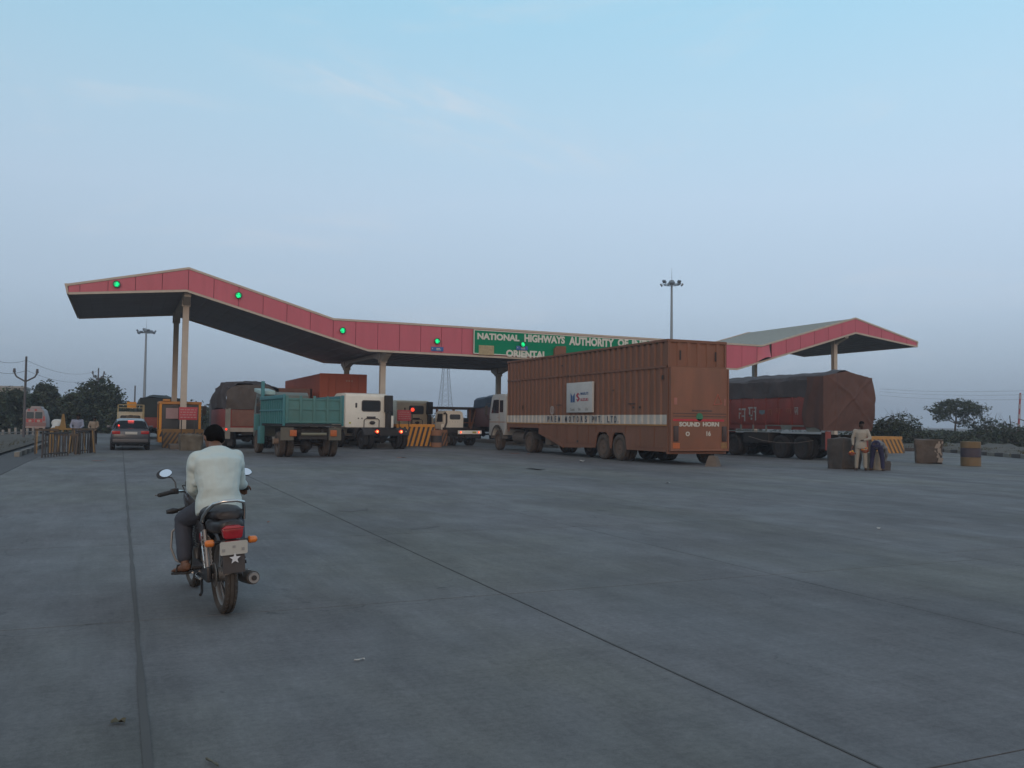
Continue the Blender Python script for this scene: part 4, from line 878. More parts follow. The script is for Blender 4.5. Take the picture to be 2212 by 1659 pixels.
# ------------------------------------------------------------------ orange framed trailer and maroon truck in the far lane
OF = mat('orange_frame', (.30, .10, .035), .65, dust=.35, var=.2)
ft = thing('flatbed_trailer', 'long flat trailer with orange steel uprights standing crosswise beyond the small white truck', 'trailer', (19.8, 60.5, 0))
P0_ = PY(930, 880, 64).x-19.8; P1_ = PY(1055, 878, 64).x-19.8
ft.location = (19.8, 64, 0)
MB().box(P0_, P1_, 0, 2.3, 2.40, 2.58).build('upper_deck', mat('dark_deck', (.06, .04, .035), .8, dust=.3), ft, smooth=False)
MB().box(P0_, P1_, 0, 2.3, .85, 1.05).build('lower_deck', mat('dark_deck', (.05, .04, .035), .8), ft, smooth=False)
for u in (942, 978, 1013, 1032): x = PY(u, 900, 64).x-19.8; MB().box(x, x+.16, -.04, .1, 1.05, 2.4).build('upright', OF, ft, smooth=False)
x = PY(1026, 900, 64).x-19.8
MB().tube([(x+.1, -.06, 2.6), (x-.35, -.06, .9)], .07, 6).build('brace', OF, ft); MB().tube([(x+.15, -.06, 2.6), (x+1.2, -.06, .9)], .07, 6).build('brace', OF, ft)
MB().box(P0_, P1_, -.03, .0, 1.35, 1.42).build('rail', OF, ft, smooth=False)
for x in (.6, 1.4, 4.0, 4.8): MB().box(x, x+.55, .5, 1.6, 1.06, 1.06+.5+.2*(x > 3)).build('load_crate', mat('dark_teal_load', (.05, .07, .07), .7, var=.3), ft, bevel=.03)
for y in (1.2, 2.4, 5.6, 6.8): wheel(ft, y, .3, .42, .25, TYRED, -1, DARK)
MB().box(P0_+.2, P1_-.2, .2, 2.0, .5, .84).build('chassis', DARK, ft, smooth=False)
mt_ = thing('covered_truck', 'maroon high-sided truck under a bluish tarpaulin left of the white carrier cab', 'truck', (26.2, 56, 0))
MB().box(-1.2, 1.2, 0, 8, 1.1, 3.1).build('cargo_body', mat('maroon_side', (.15, .035, .032), .6, var=.2, dust=.25), mt_, bevel=.04)
tarpmesh([(-.05, [(-1.28, 2.6), (-1.24, 3.25), (-.9, 3.42), (0, 3.48), (.9, 3.42), (1.24, 3.2), (1.28, 2.6)]), (4, [(-1.28, 2.6), (-1.24, 3.3), (-.9, 3.5), (0, 3.52), (.9, 3.45), (1.24, 3.2), (1.28, 2.6)]), (8.1, [(-1.28, 2.5), (-1.24, 3.1), (-.9, 3.3), (0, 3.4), (.9, 3.3), (1.24, 3.1), (1.28, 2.5)])], .03, 9).build('tarpaulin', mat('blue_grey_tarpaulin', (.045, .06, .085), .8, bump=.4, bscale=8), mt_)
MB().box(-1.1, 1.1, 8.2, 10, .9, 2.6).build('cab', OB, mt_, bevel=.05)
MB().box(-.45, .45, .1, 9.8, .7, 1.09).build('chassis', DARK, mt_, smooth=False)
for y in (1.4, 9.2): axle(mt_, y, 2.4, .5, y < 5, TYRED, DARK)

# ------------------------------------------------------------------ dark truck far left, framed pickup, car, ambulance van
dt = thing('covered_truck', 'distant truck with a rounded dark green tarpaulin beyond the yellow booth', 'truck', (2.5, 66, 0))
pr = [(-1.45, 1.4), (-1.5, 2.2), (-1.2, 2.75), (-.5, 3.0), (.4, 3.02), (1.1, 2.8), (1.45, 2.2), (1.4, 1.4)]
tarpmesh([(0, [(x*.97, z-.1) for x, z in pr]), (1, pr), (5, pr), (8, [(x, z-.05) for x, z in pr])], .06, 11).build('tarpaulin', mat('dark_green_tarpaulin', (.035, .045, .045), .85, bump=.5, bscale=6), dt)
MB().box(-1.3, 1.3, .02, .1, 1.2, 2.85).build('rear_tarpaulin', mat('dark_green_tarpaulin'), dt, bevel=.02)
MB().box(-1.3, 1.3, 0, 8, .8, 1.5).build('cargo_body', TRED, dt, bevel=.02)
for y in (1.5, 7): axle(dt, y, 2.3, .48, True, TYRED, DARK)
MB().box(-1.1, 1.1, 8.1, 9.8, .8, 2.6).build('cab', TRED, dt, bevel=.05)
fp_ = thing('pickup_truck', 'small goods carrier with tall yellow steel rack, just ahead of the grey car', 'truck', (.50, 50.2, 0))
YC = mat('pale_yellow_frame', (.42, .36, .20), .6, dust=.3)
q = MB()
for x in (-.64, .60): q.box(x, x+.045, 0, .045, .65, 2.16).box(x, x+.045, 2.3, 2.345, .65, 2.16)
q.box(-.64, .645, .0, .04, 2.12, 2.16).box(-.64, .645, .0, .04, 1.97, 2.0).box(-.64, -.6, 0, 2.3, 2.12, 2.16).box(.6, .64, 0, 2.3, 2.12, 2.16).build('rack', YC, fp_, smooth=False)
MB().box(-.18, .28, 2.2, 2.3, 1.98, 2.33).box(-.2, .3, 2.19, 2.2, 2.2, 2.24).build('sign_box', YEL, fp_, bevel=.01)
MB().box(-.66, .66, 0, 2.4, .62, 1.15).build('cargo_bed', mat('bed_grey', (.06, .06, .055), .7, dust=.3), fp_, bevel=.02)
MB().prism([(2.5, .5), (2.5, 1.6), (2.7, 1.8), (3.4, 1.8), (3.9, 1.2), (4.0, .5)], 'x', -.66, .66).build('cab', CREAM, fp_, bevel=.05)
MB().prism(rrect(-.5, .5, 1.2, 1.6), 'y', 2.47, 2.49).build('rear_window', GLASS, fp_)
MB().box(-.3, .3, .2, 3.8, .35, .61).build('chassis', DARK, fp_, smooth=False)
axle(fp_, .8, 1.3, .28, False, TYRED, DARK, .16); axle(fp_, 3.2, 1.3, .28, False, TYRED, DARK, .16)
for i, (x, y, z, r) in enumerate(((-.3, .6, 1.3, .24), (.25, .8, 1.35, .26), (0, 1.5, 1.4, .28))): MB().ball((x, y, z), r, r*1.3, r*.8).build('sack', mat('brown_sack', (.12, .09, .06), .9), fp_)

car = thing('sedan_car', 'dark grey sedan with lit high brake lamp heading into the left lane', 'car', (.45, 43.8, 0))
CP = mat('grey_car_paint', (.075, .082, .095), .28, .4, var=.05, dust=.12, dcol=(.12, .11, .10), spec=.6)
hw = .83
def csec(y, zb_, zt_, w, tw_, k=.80): return None
# body: lofted sections along the length (rear y=0)
secs = [(0.0, .40, .86, .74), (.06, .30, .96, .80), (.30, .24, 1.00, .83), (.9, .22, .98, .84), (1.6, .22, .95, .845), (2.8, .22, .93, .845), (3.4, .24, .90, .83), (4.0, .28, .80, .80), (4.35, .34, .66, .72), (4.42, .40, .58, .62)]
q = MB(); n_ = 20; vs = []
for (y, zb_, zt_, w) in secs:
    cz = (zb_+zt_)/2; hh = (zt_-zb_)/2
    for j in range(n_):
        a = 2*math.pi*(j+.5)/n_; ca, sa = math.cos(a), math.sin(a); e = .42
        vs.append((w*abs(ca)**e*(1 if ca > 0 else -1), y, cz+hh*abs(sa)**e*(1 if sa > 0 else -1)))
m_ = len(secs)
q.add(vs, [(i*n_+j, i*n_+(j+1) % n_, (i+1)*n_+(j+1) % n_, (i+1)*n_+j) for i in range(m_-1) for j in range(n_)]+[tuple(range(n_)), tuple(range((m_-1)*n_, m_*n_))])
q.build('body', CP, car, ang=60)
gs = [(.45, .96, .98, .74, .70), (.95, .96, 1.30, .78, .60), (1.35, .95, 1.40, .79, .57), (1.9, .94, 1.42, .79, .57), (2.4, .93, 1.38, .79, .58), (3.15, .90, .94, .76, .70)]
vs = []; q = MB()
for (y, zb_, zt_, wb, wt) in gs: vs += [(-wb, y, zb_), (-wt-.02, y, zt_-.03), (-wt+.08, y, zt_), (wt-.08, y, zt_), (wt+.02, y, zt_-.03), (wb, y, zb_)]
q.add(vs, [(i*6+j, i*6+j+1, (i+1)*6+j+1, (i+1)*6+j) for i in range(5) for j in range(5)]).build('glasshouse', GLASS, car, ang=50)
vs = []; q = MB()
for (y, zt_, wt) in ((.97, 1.315, .585), (1.35, 1.412, .58), (1.9, 1.432, .58), (2.35, 1.40, .58)): vs += [(-wt, y, zt_-.025), (-wt+.1, y, zt_+.01), (0, y, zt_+.018), (wt-.1, y, zt_+.01), (wt, y, zt_-.025)]
q.add(vs, [(i*5+j, i*5+j+1, (i+1)*5+j+1, (i+1)*5+j) for i in range(3) for j in range(4)]).build('roof', mat('silver_roof', (.30, .33, .35), .25, .3, var=.04), car)
for s in (-1, 1):
    MB().tube([(s*.78, .5, .97), (s*.61, .97, 1.33)], .03, 6).tube([(s*.61, 2.35, 1.39), (s*.76, 3.1, .93)], .03, 6).build('pillar', CP, car)
    MB().box(s*.60-.17, s*.60+.17, -.035, .03, .74, .88).build('tail_lamp', REDL, car, bevel=.02)
    MB().box(s*.92-.10, s*.92+.10, 2.85, 2.95, .98, 1.10).build('mirror', CP, car, bevel=.03)
    wheel(car, s*.74, .85, .31, .2, TYRED, s, STEEL); wheel(car, s*.74, 3.45, .31, .2, TYRED, s, STEEL)
MB().box(-.22, .28, -.04, -.005, .72, .84).build('number_plate', mat('plate_white', (.45, .45, .42), .5), car, bevel=.004)
MB().box(-.74, .74, -.06, .05, .36, .52).build('bumper', mat('bumper_grey', (.06, .066, .075), .4, dust=.15), car, bevel=.03)
MB().box(-.12, .14, .93, .97, 1.318, 1.338).build('brake_lamp', emat('brake_bar', (1, .12, .10), 2.2, (.7, .03, .03)), car)
MB().ball((-.50, .62, 1.12), .032, .03, .03).build('brake_lamp', emat('brake_bar2', (1, .05, .03), 2.5, (.7, .03, .03)), car)
van = thing('ambulance_van', 'white ambulance style van with red and orange painted rear doors on the left road', 'van', (-5.75, 74, -.0)); van.scale = (1.06, 1.06, 1.06)
VW = mat('van_white', (.30, .26, .27), .5, dust=.3, var=.1); VR = mat('van_red', (.42, .05, .06), .5, dust=.2, var=.2); VP = mat('van_pinkish', (.26, .13, .13), .5, dust=.3, var=.15)
P = [(-.72, .62), (-.72, 1.25), (-.60, 1.75), (-.48, 1.93), (.42, 1.93), (.55, 1.80), (.70, 1.25), (.72, .62)]
vb = MB().prism(P, 'y', 0, 3.6).build('body', VW, van, bevel=.05)
MB().prism([(-.33, 1.93), (-.25, 2.10), (.32, 2.10), (.40, 1.93)], 'y', .3, 3.0).build('roof_box', VW, van, bevel=.04)
for a, b in ((-.50, -.06), (.03, .46)):
    MB().prism(rrect(a, b, 1.25, 1.70, .05), 'y', -.03, -.003).build('rear_window', mat('van_glass', (.05, .075, .085), .2), vb)
    MB().box(a-.02, b+.02, -.018, -.002, .98, 1.22).build('door_panel', VR, vb, smooth=False)
    MB().ball(((a+b)/2, -.02, 1.08), .10, .008, .09, 10, 6).build('emblem', mat('van_emblem', (.40, .33, .28), .6, var=.4, scale=20), vb)
MB().box(-.71, .71, -.015, -.002, .72, .95).build('lower_panel', VP, vb, smooth=False)
MB().box(-.42, -.3, -.018, -.002, 1.78, 1.9).box(-.02, .12, -.018, -.002, 1.78, 1.9).box(.52, .62, -.016, -.002, 1.1, 1.4).build('red_patch', VR, vb, smooth=False)
MB().box(-.66, .66, -.06, 0, .60, .68).box(-.12, .28, -.03, 0, .55, .62).build('bumper', mat('van_bumper', (.40, .30, .26), .6), van, bevel=.01)
axle(van, .7, 1.4, .32, False, TYRED, DARK, .18); axle(van, 2.8, 1.4, .32, False, TYRED, DARK, .18)
MB().box(-.5, .5, .1, 3.5, .35, .6).build('chassis', DARK, van, smooth=False)
# ------------------------------------------------------------------ toll booth, islands, barriers
CONC = mat('dirty_concrete', (.15, .13, .11), .9, var=.25, dust=.4, dcol=(.09, .075, .065), bump=.5, bscale=14)
isl = [(2.95, 45.2, 62), (13.42, 46.9, 64), (24.15, 46.5, 62), (35.3, 46.5, 62), (46.4, 46.5, 62)]
for i, (x, a, b) in enumerate(isl):
    o = MB().box(-.75, .75, 0, b-a, -.1, .22).build('traffic_island', CONC, None, bevel=.04); o.location = (x, a, 0); tag(o, kind='structure')
bt = thing('toll_booth', 'yellow framed toll booth with big windows behind the left canopy column', 'booth', (2.85, 49.3, .0))
MB().box(-1.02, 1.02, 0, 2.4, .22, .85).build('base_wall', YEL, bt, bevel=.02)
q = MB()
for i in range(9):
    x = -1.0+i*.24; q.add([(x, -.012, .52), (x+.11, -.012, .52), (x+.22, -.012, .82), (x+.11, -.012, .82)], [(0, 1, 2, 3)])
q.build('stripe', BLK, bt, smooth=False)
parts('corner_post', YEL, bt, [(x, x+.12, y-.02, y+.10, .855, 2.2) for x in (-1.02, .90) for y in (0, 2.3)])
MB().box(-1.04, 1.04, -.03, 2.43, 2.2, 2.34).box(-.85, -.5, -.1, .3, 2.341, 2.46).build('roof', mat('yellow_orange_beam', (.55, .22, .03), .6, dust=.35), bt, bevel=.02)
MB().box(-.88, .88, .03, .05, .88, 2.18).build('window', GLASS, bt, smooth=False); MB().box(-1.0, -.98, .12, 2.28, .88, 2.18).build('window', GLASS, bt, smooth=False)
MB().box(-.70, -.10, -.03, .02, 1.45, 2.0).build('pinkish_notice', mat('pink_grey_notice', (.30, .20, .21), .5, var=.15), bt, smooth=False)
# red notices
NR = mat('red_notice', (.42, .035, .05), .6, var=.15, dust=.2, dcol=(.3, .12, .12)); NP = mat('notice_pale_print', (.42, .20, .20), .6)
def notice(label, u0, u1, v0, v1, Y, legs=True):
    a, b = PY(u0, v1, Y), PY(u1, v0, Y); s = thing('notice_board', label, 'sign', ((a.x+b.x)/2, Y, 0)); w = (b.x-a.x)/2
    MB().box(-w, w, -.02, .02, a.z, b.z).build('board', NR, s, bevel=.01)
    q = MB(); random.seed(int(u0))
    for k in range(4):
        z = a.z+(b.z-a.z)*(.16+.2*k); x = -w*.85
        while x < w*.8:
            l = random.uniform(.05, .16); q.box(x, min(x+l, w*.88), -.026, -.022, z, z+(b.z-a.z)*.09); x += l+.04
    q.build('print', NP, s, smooth=False)
    if legs:
        for x in (-w*.7, w*.7): MB().box(x-.025, x+.025, .0, .05, .05, a.z).build('leg', DARK, s, smooth=False)
    return s
notice('red notice board fixed low in front of the left canopy column', 386, 427, 880, 907, 45.8)
notice('red notice board above the yellow chevron barrier by the cream cab', 858, 888, 886, 909, 50.6)
p = PY(891, 885, 50.9)
s = thing('stop_lamp', 'round red signal lamp lit beside the red notice board', 'signal lamp', (p.x, 50.9, 0))
MB().cyl((0, .05, .2), (0, .05, p.z), .03).build('post', DARK, s)
MB().lathe([(0, .15), (-.08, .15), (-.08, .12), (-.03, .115)], (0, 0, p.z), 'y', 18).build('housing', BLK, s); MB().lathe([(-.032, .11), (-.06, .05), (-.062, .01)], (0, 0, p.z), 'y', 18).build('lens', RED, s)
def chevbar(label, x, y, w, h, d=1.2, n=8, flip=False, group=None, paint=None, lean=.35):
    s = thing('crash_barrier', label, 'barrier', (x, y, 0), group=group); paint = paint or YEL
    MB().prism([(0, 0), (d, 0), (d, h), (.12, h)], 'x', 0, w).build('block', BLK if not flip else mat('brown_black_paint', (.075, .055, .04), .8, dust=.4), s, bevel=.015)
    MB().prism([(.10, h-.15), (.12, h+.012), (d, h+.012), (d, h-.15)], 'x', -.012, w+.012).build('top_band', paint, s, smooth=False)
    p_ = w/n; k = lean if not flip else -lean; hh = h-.15
    def ys(z): return .12*z/h-.022
    for i in range(-3, n+4):
        a0, a1 = i*p_, i*p_+p_*.52; P = []
        def clip(a): return max(0, min(w, a))
        b0, b1 = a0-k, a1-k
        # bottom at b (z=0), top at a (z=hh); clip parallelogram to [0,w]
        pts = [(b0, 0), (b1, 0), (a1, hh), (a0, hh)]
        def cl(pts, lim, sgn):
            out = []
            for p, r_ in zip(pts, pts[1:]+pts[:1]):
                ip, ir = sgn*(p[0]-lim) >= 0, sgn*(r_[0]-lim) >= 0
                if ip: out.append(p)
                if ip != ir:
                    t = (lim-p[0])/(r_[0]-p[0]); out.append((lim, p[1]+(r_[1]-p[1])*t))
            return out
        pts = cl(cl(pts, .0, 1), w, -1)
        if len(pts) < 3: continue
        m_ = len(pts); q = MB(); q.add([(x_, ys(z_), z_+.0) for x_, z_ in pts]+[(x_, ys(z_)+.02, z_+.0) for x_, z_ in pts], [tuple(range(m_)), tuple(range(m_, 2*m_))]+[(j, (j+1) % m_, m_+(j+1) % m_, m_+j) for j in range(m_)])
        q.build('stripe', paint, s, smooth=False)
    return s
YO = mat('orange_yellow_paint', (.46, .22, .045), .65, var=.12, dust=.3, dcol=(.20, .11, .05))
chevbar('yellow and black striped crash barrier at the second island nose', 14.85, 50.5, 2.35, 1.28, 1.6, 8, group='striped crash barriers at the island noses')
chevbar('darker dirty striped barrier just right of the yellow one', 17.25, 51.2, 1.0, .95, 1.6, 5, group='striped crash barriers at the island noses', paint=mat('dirty_orange', (.22, .09, .035), .75, dust=.4))
chevbar('striped crash barrier base under the yellow toll booth', 1.95, 47.2, 1.9, .92, 1.2, 9, group='striped crash barriers at the island noses', paint=mat('dirty_yellow2', (.26, .14, .04), .75, dust=.5, dcol=(.08, .06, .045)), lean=.5)
p = G(1951, 979)
cbr = chevbar('orange yellow striped barrier alone on the right in front of the bushes', p.x-2.3, p.y, 2.35, .92, 1.0, 8, True, paint=YO)
MB().box(2.36, 2.55, .1, .5, 0, .3).build('foot', CONC, cbr, bevel=.02)
def drum(label, x, y, r, h, bands, group='painted concrete drums', bulge=0):
    s = thing('concrete_drum', label, 'drum', (x, y, 0), group=group)
    for i, (a, b, m) in enumerate(bands):
        MB().lathe([(a*h+.002, .02), (a*h+.002, r-.01), (a*h+.012, r), ((a+b)/2*h, r*(1+bulge)), (b*h-.012, r), (b*h-.002, r-.01), (b*h-.002, .02)], (0, 0, 0), 'z', 28).build('band', m, s)
    return s
DY = mat('dull_ochre', (.15, .10, .042), .8, dust=.4, var=.15); DP = mat('dark_purple_paint', (.035, .032, .055), .7, dust=.2)
DO = mat('dull_orange_paint', (.28, .12, .06), .8, dust=.35)
drum('banded drum, ochre top and bottom with a dark middle, at the far right', 30.25, 24.55, .36, .95, [(0, .36, DY), (.36, .73, DP), (.73, 1, DY)])
drum('orange and dark banded drum next to the small white truck', 16.5, 48.2, .32, .97, [(0, .28, DO), (.28, .68, BLK), (.68, 1, DO)])
b_ = thing('broken_concrete_block', 'chipped brown concrete block with patches of white paint, left of the banded drum', 'block', (30.45, 26.7, 0), -PSI-R(22))
import mathutils.noise as mn
def rough(bx, sub, amp, seed, mt, name, par, bevelx=0):
    me = bpy.data.meshes.new('t'); bm = bmesh.new(); bmesh.ops.create_cube(bm, size=1)
    bmesh.ops.subdivide_edges(bm, edges=bm.edges, cuts=sub, use_grid_fill=True)
    for v in bm.verts:
        v.co = Vector((bx[0]+(v.co.x+.5)*(bx[1]-bx[0]), bx[2]+(v.co.y+.5)*(bx[3]-bx[2]), bx[4]+(v.co.z+.5)*(bx[5]-bx[4])))
        n = mn.noise_vector(v.co*2.2+Vector((seed, 0, 0)))*amp+mn.noise_vector(v.co*6+Vector((seed, 3, 0)))*amp*.4; v.co += n
    for f in bm.faces: f.smooth = True
    bm.to_mesh(me); bm.free(); me.materials.append(mt); me.name = name
    return inst(name, me, par)
BRC = mat('brown_dirty_concrete', (.11, .085, .065), .9, var=.35, scale=3, dust=.4, dcol=(.05, .045, .05), bump=.6, bscale=12)
rough((-.50, .50, -.34, .34, -.02, .98), 12, .06, 3, BRC, 'block', b_)
q = MB(); vs = []
for i in range(5):
    for j in range(10):
        x = .24+i*.06+.05*math.sin(j*.9); z = .06+j*.095; vs.append((x, -.375+mn.noise(Vector((x*3, z*3, 0)))*.01, z))
q.add(vs, [(i*10+j, i*10+j+1, (i+1)*10+j+1, (i+1)*10+j) for i in range(4) for j in range(9) if (i+j) % 5 != 0 and (i*3+j) % 7 != 1])
q.build('paint_patch', mat('old_white_paint', (.36, .30, .25), .8, var=.2, dust=.3), b_)
rk = thing('concrete_boulder', 'big dark squarish concrete boulder behind the standing man in white', 'boulder', (22.98, 23.9, 0))
rough((-.16, .62, -.36, .4, -.03, 1.06), 12, .06, 9, mat('dark_boulder', (.085, .070, .060), .95, var=.35, scale=2.5, dust=.3, dcol=(.05, .045, .045), bump=.7, bscale=9), 'boulder', rk)
rk = thing('concrete_boulder', 'grey brown rounded boulder in front of the toll booth barrier, behind the rider\'s head', 'boulder', (3.0, 43.9, 0))
rough((-.46, .50, -.4, .4, -.03, .74), 10, .09, 15, mat('olive_boulder', (.12, .105, .08), .95, var=.35, scale=3, bump=.7, bscale=9), 'boulder', rk)
rk = thing('wheel_chock', 'tapered stone chock on the ground behind the car carrier ramp', 'block', (19.35, 26.2, 0))
MB().loft([((0, 0, -.01), (.36, 0, 0), (0, .22, 0)), ((0, 0, .2), (.28, 0, 0), (0, .17, 0)), ((0, 0, .38), (.19, 0, 0), (0, .12, 0))], 4).build('stone', mat('chock_stone', (.13, .105, .085), .9, var=.3, bump=.5), rk)
# left corner: folding barricades, railing
RB = mat('rusty_barricade', (.060, .045, .032), .8, var=.3, dust=.3); YB2 = mat('worn_yellow', (.27, .15, .03), .75, dust=.4, var=.2)
# yellow and black railings in front of the barricades
def rail(label, u0, v0, u1, v1, h, n, m):
    a, b = G(u0, v0), G(u1, v1); d = b-a; L_ = d.length; s = thing('railing', label, 'railing', (a.x, a.y, 0), math.atan2(d.y, d.x), group='small black railings at the left roadside')
    for i in range(n+1):
        x = L_*i/n; big = i in (0, n); MB().box(x-(.035 if big else .016), x+(.035 if big else .016), -.02, .02, 0, h if big else h*.93).build('post' if big else 'bar', m, s, smooth=False)
    MB().box(0, L_, -.018, .018, h*.86, h*.92).box(0, L_, -.018, .018, .10, .15).build('rail', m, s, smooth=False)
    return s
DK = mat('dark_railing', (.03, .03, .035), .7, dust=.3)
rail('black railing panel at the left roadside, nearest of the pair', 91, 989, 146, 984, .98, 9, DK)
rail('black railing panel at the left roadside, right of the pair', 162, 981, 199, 978, 1.02, 7, DK)
random.seed(21)
def barricade(label, u, v, w, h, rot, m, top=False):
    p = G(u, v); s = thing('barricade', label, 'barricade', (p.x, p.y, 0), rot, group='slatted folding barricades at the left roadside')
    for x in (-w/2, w/2-.05):
        for g_ in (-1, 1): MB().prism([(g_*.22, 0), (g_*.16, 0), (-g_*.03, h), (g_*.03, h)], 'x', x+(.001 if g_ > 0 else 0), x+.05).build('leg', m, s, smooth=False)
    k = int(w/.17)
    for i in range(k):
        x = -w/2+.08+i*(w-.16)/(k-1)
        MB().prism([(-.225, .04), (-.19, .04), (-.01, h*.96), (-.045, h*.96)], 'x', x-.020, x+.020).build('slat', BLK if i % 2 else YB2, s, smooth=False)
    MB().box(-w/2, w/2, -.06, .06, h-.06, h+.02).build('top_bar', m, s, smooth=False)
    if top: MB().prism([(-.12, h+.02), (.12, h+.02), (.03, h+.6), (-.03, h+.6)], 'y', -.03, .03).box(-.3, .1, -.02, .02, h+.02, h+.10).build('marker', YB2, s, smooth=False)
    return s
barricade('rusty brown barricade of solid sheet at the left end of the group', 100, 981, .85, .98, .1, RB)
barricade('yellow slatted barricade with a pointed marker on top', 134, 978, .95, 1.0, .35, YB2, True)
barricade('brown slatted barricade in front of the man in the pale shirt', 146, 982, .8, .8, -.3, RB)
barricade('brown and yellow slatted barricade right of the man in the pale shirt', 178, 979, .9, 1.0, .5, RB)
gp = thing('post_fence', 'low fence of short white posts along the far edge of the left verge', 'fence', (-13.0, 43, 0), R(-17))
for i in range(32): MB().box(-.06, .06, i*.9, i*.9+.12, .0, .62+.06*(i % 3)).build('post', mat('post_white', (.33, .33, .32), .8, dust=.4), gp, smooth=False)
MB().box(-.02, .02, 0, 28, .42, .48).build('rail', mat('post_white'), gp, smooth=False)

# ------------------------------------------------------------------ masts, poles, lattice tower
GAL = mat('galvanised', (.20, .23, .25), .5, .5, var=.1)
def highmast(label, u, v, Y, zt, R_, side):
    p = PY(u, v, Y); s = thing('high_mast_light', label, 'light mast', (p.x, Y, 0), group='high mast lights beyond the canopy')
    MB().cyl((0, 0, 0), (0, 0, zt), .42, .20, 16).build('pole', GAL, s)
    MB().lathe([(zt+.7, .05), (zt+.55, .45), (zt+.1, .72), (zt-.1, .5)], (0, 0, 0), 'z', 16).build('head_cap', GAL, s)
    MB().cyl((0, 0, zt+.5), (0, 0, zt+3.2), .05, .02, 6).build('lightning_rod', GAL, s)
    MB().tube([(R_*math.cos(a*.5236), R_*math.sin(a*.5236), zt-.3) for a in range(12)], .07, 6, closed=True).build('ring', GAL, s)
    for k in range(8):
        a = k*math.pi/4+.2; c_, s__ = math.cos(a), math.sin(a); up = 1 if k in (1, 2) else 0
        ar = MB().tube([(.2*c_, .2*s__, zt-.3), (R_*c_, R_*s__, zt-.3), ((R_+.3)*c_, (R_+.3)*s__, zt+.0)], .05, 6).build('arm', GAL, s)
        q = MB().box(-.38, .38, -.28, .28, -.16, .16); o = q.build('floodlight', mat('lamp_housing', (.10, .12, .14), .4, .4), s, bevel=.04)
        o.location = ((R_+.45)*c_, (R_+.45)*s__, zt+.1+.55*up-.45*(k % 2)); o.rotation_euler = (R(50), 0, a-math.pi/2)
    return s
p = PY(1451, 612, 150); highmast('taller looking high mast light rising behind the car carrier roof', 1451, 612, 150, p.z, 1.6, 0)
p = PY(316, 716, 235); highmast('far high mast light seen under the left canopy slope', 316, 716, 235, p.z, 1.6, 0)
lt = PY(963, 795, 260); zt = PY(963, 765, 260).z; lat = thing('lattice_tower', 'pale distant steel lattice pylon seen under the canopy', 'tower', (lt.x, 260, 0))
q = MB(); w0, w1 = 2.9, .55
def lw(z): return w0+(w1-w0)*min(1, (z/zt)**.55)
zz = [zt*(i/13) for i in range(14)]
for sx, sy in ((-1, -1), (1, -1), (1, 1), (-1, 1)): q.tube([(sx*lw(z)/1, sy*lw(z)/1, z) for z in zz], .07, 4)
for za_, zb2 in zip(zz[:-1], zz[1:]):
    A, B = lw(za_), lw(zb2)
    for (p_, r_) in (((-1, -1), (1, -1)), ((1, -1), (1, 1)), ((1, 1), (-1, 1)), ((-1, 1), (-1, -1))):
        q.tube([(p_[0]*A, p_[1]*A, za_), (r_[0]*B, r_[1]*B, zb2)], .035, 3); q.tube([(r_[0]*A, r_[1]*A, za_), (p_[0]*B, p_[1]*B, zb2)], .035, 3)
q.build('lattice', mat('pylon_grey', (.12, .13, .15), .7), lat, smooth=False)
for z in (zt*.86, zt*.95): MB().tube([(-3.2, 0, z), (3.2, 0, z)], .1, 4).build('cross_arm', mat('pylon_grey'), lat)
PG = mat('pole_grey', (.10, .10, .11), .8, var=.2)
def upole(label, u, vb_, vt, Y, arms, m=PG, lean=0, r=.14):
    p = PY(u, vt, Y); s = thing('utility_pole', label, 'utility pole', (p.x-lean*p.z, Y, -.1), group=None)
    MB().cyl((0, 0, 0), (lean*p.z, 0, p.z+.1), r, r*.7, 10).build('pole', m, s)
    for (dz, w_, kind) in arms:
        z = p.z-dz; x0 = lean*z
        if kind == 'v': MB().tube([(x0-w_, 0, z+.55), (x0-w_*.8, 0, z+.3), (x0, 0, z), (x0+w_*.8, 0, z+.3), (x0+w_, 0, z+.55)], .05, 6).build('cross_arm', m, s)
        else: MB().tube([(x0-w_, 0, z+.25), (x0+w_, 0, z-.25)], .06, 6).build('cross_arm', m, s)
        for sg_ in (-1, 1): MB().cyl((x0+sg_*w_, 0, z+(.55 if kind == 'v' else -.25*sg_)), (x0+sg_*w_, 0, z+(.8 if kind == 'v' else -.25*sg_+.4)), .09, .06, 8).build('insulator', m, s)
    return s
upole('left utility pole with upswept V cross arm above the trees', 57, 0, 770, 62, [(1.45, .62, 'v')], r=.085)
upole('thin utility pole top poking out of the big left tree', 213, 0, 795, 95, [(1.0, .5, 'v')], r=.085)
upole('short thin distant pole left of the booth', 292, 0, 833, 120, [], r=.12)
rw = upole('leaning red and white striped pole with crooked cross arms at the right edge', 2204, 0, 849, 62, [(4.0, 1.35, 'd')], mat('rail_red', (.30, .07, .08), .7), lean=.09, r=.12)
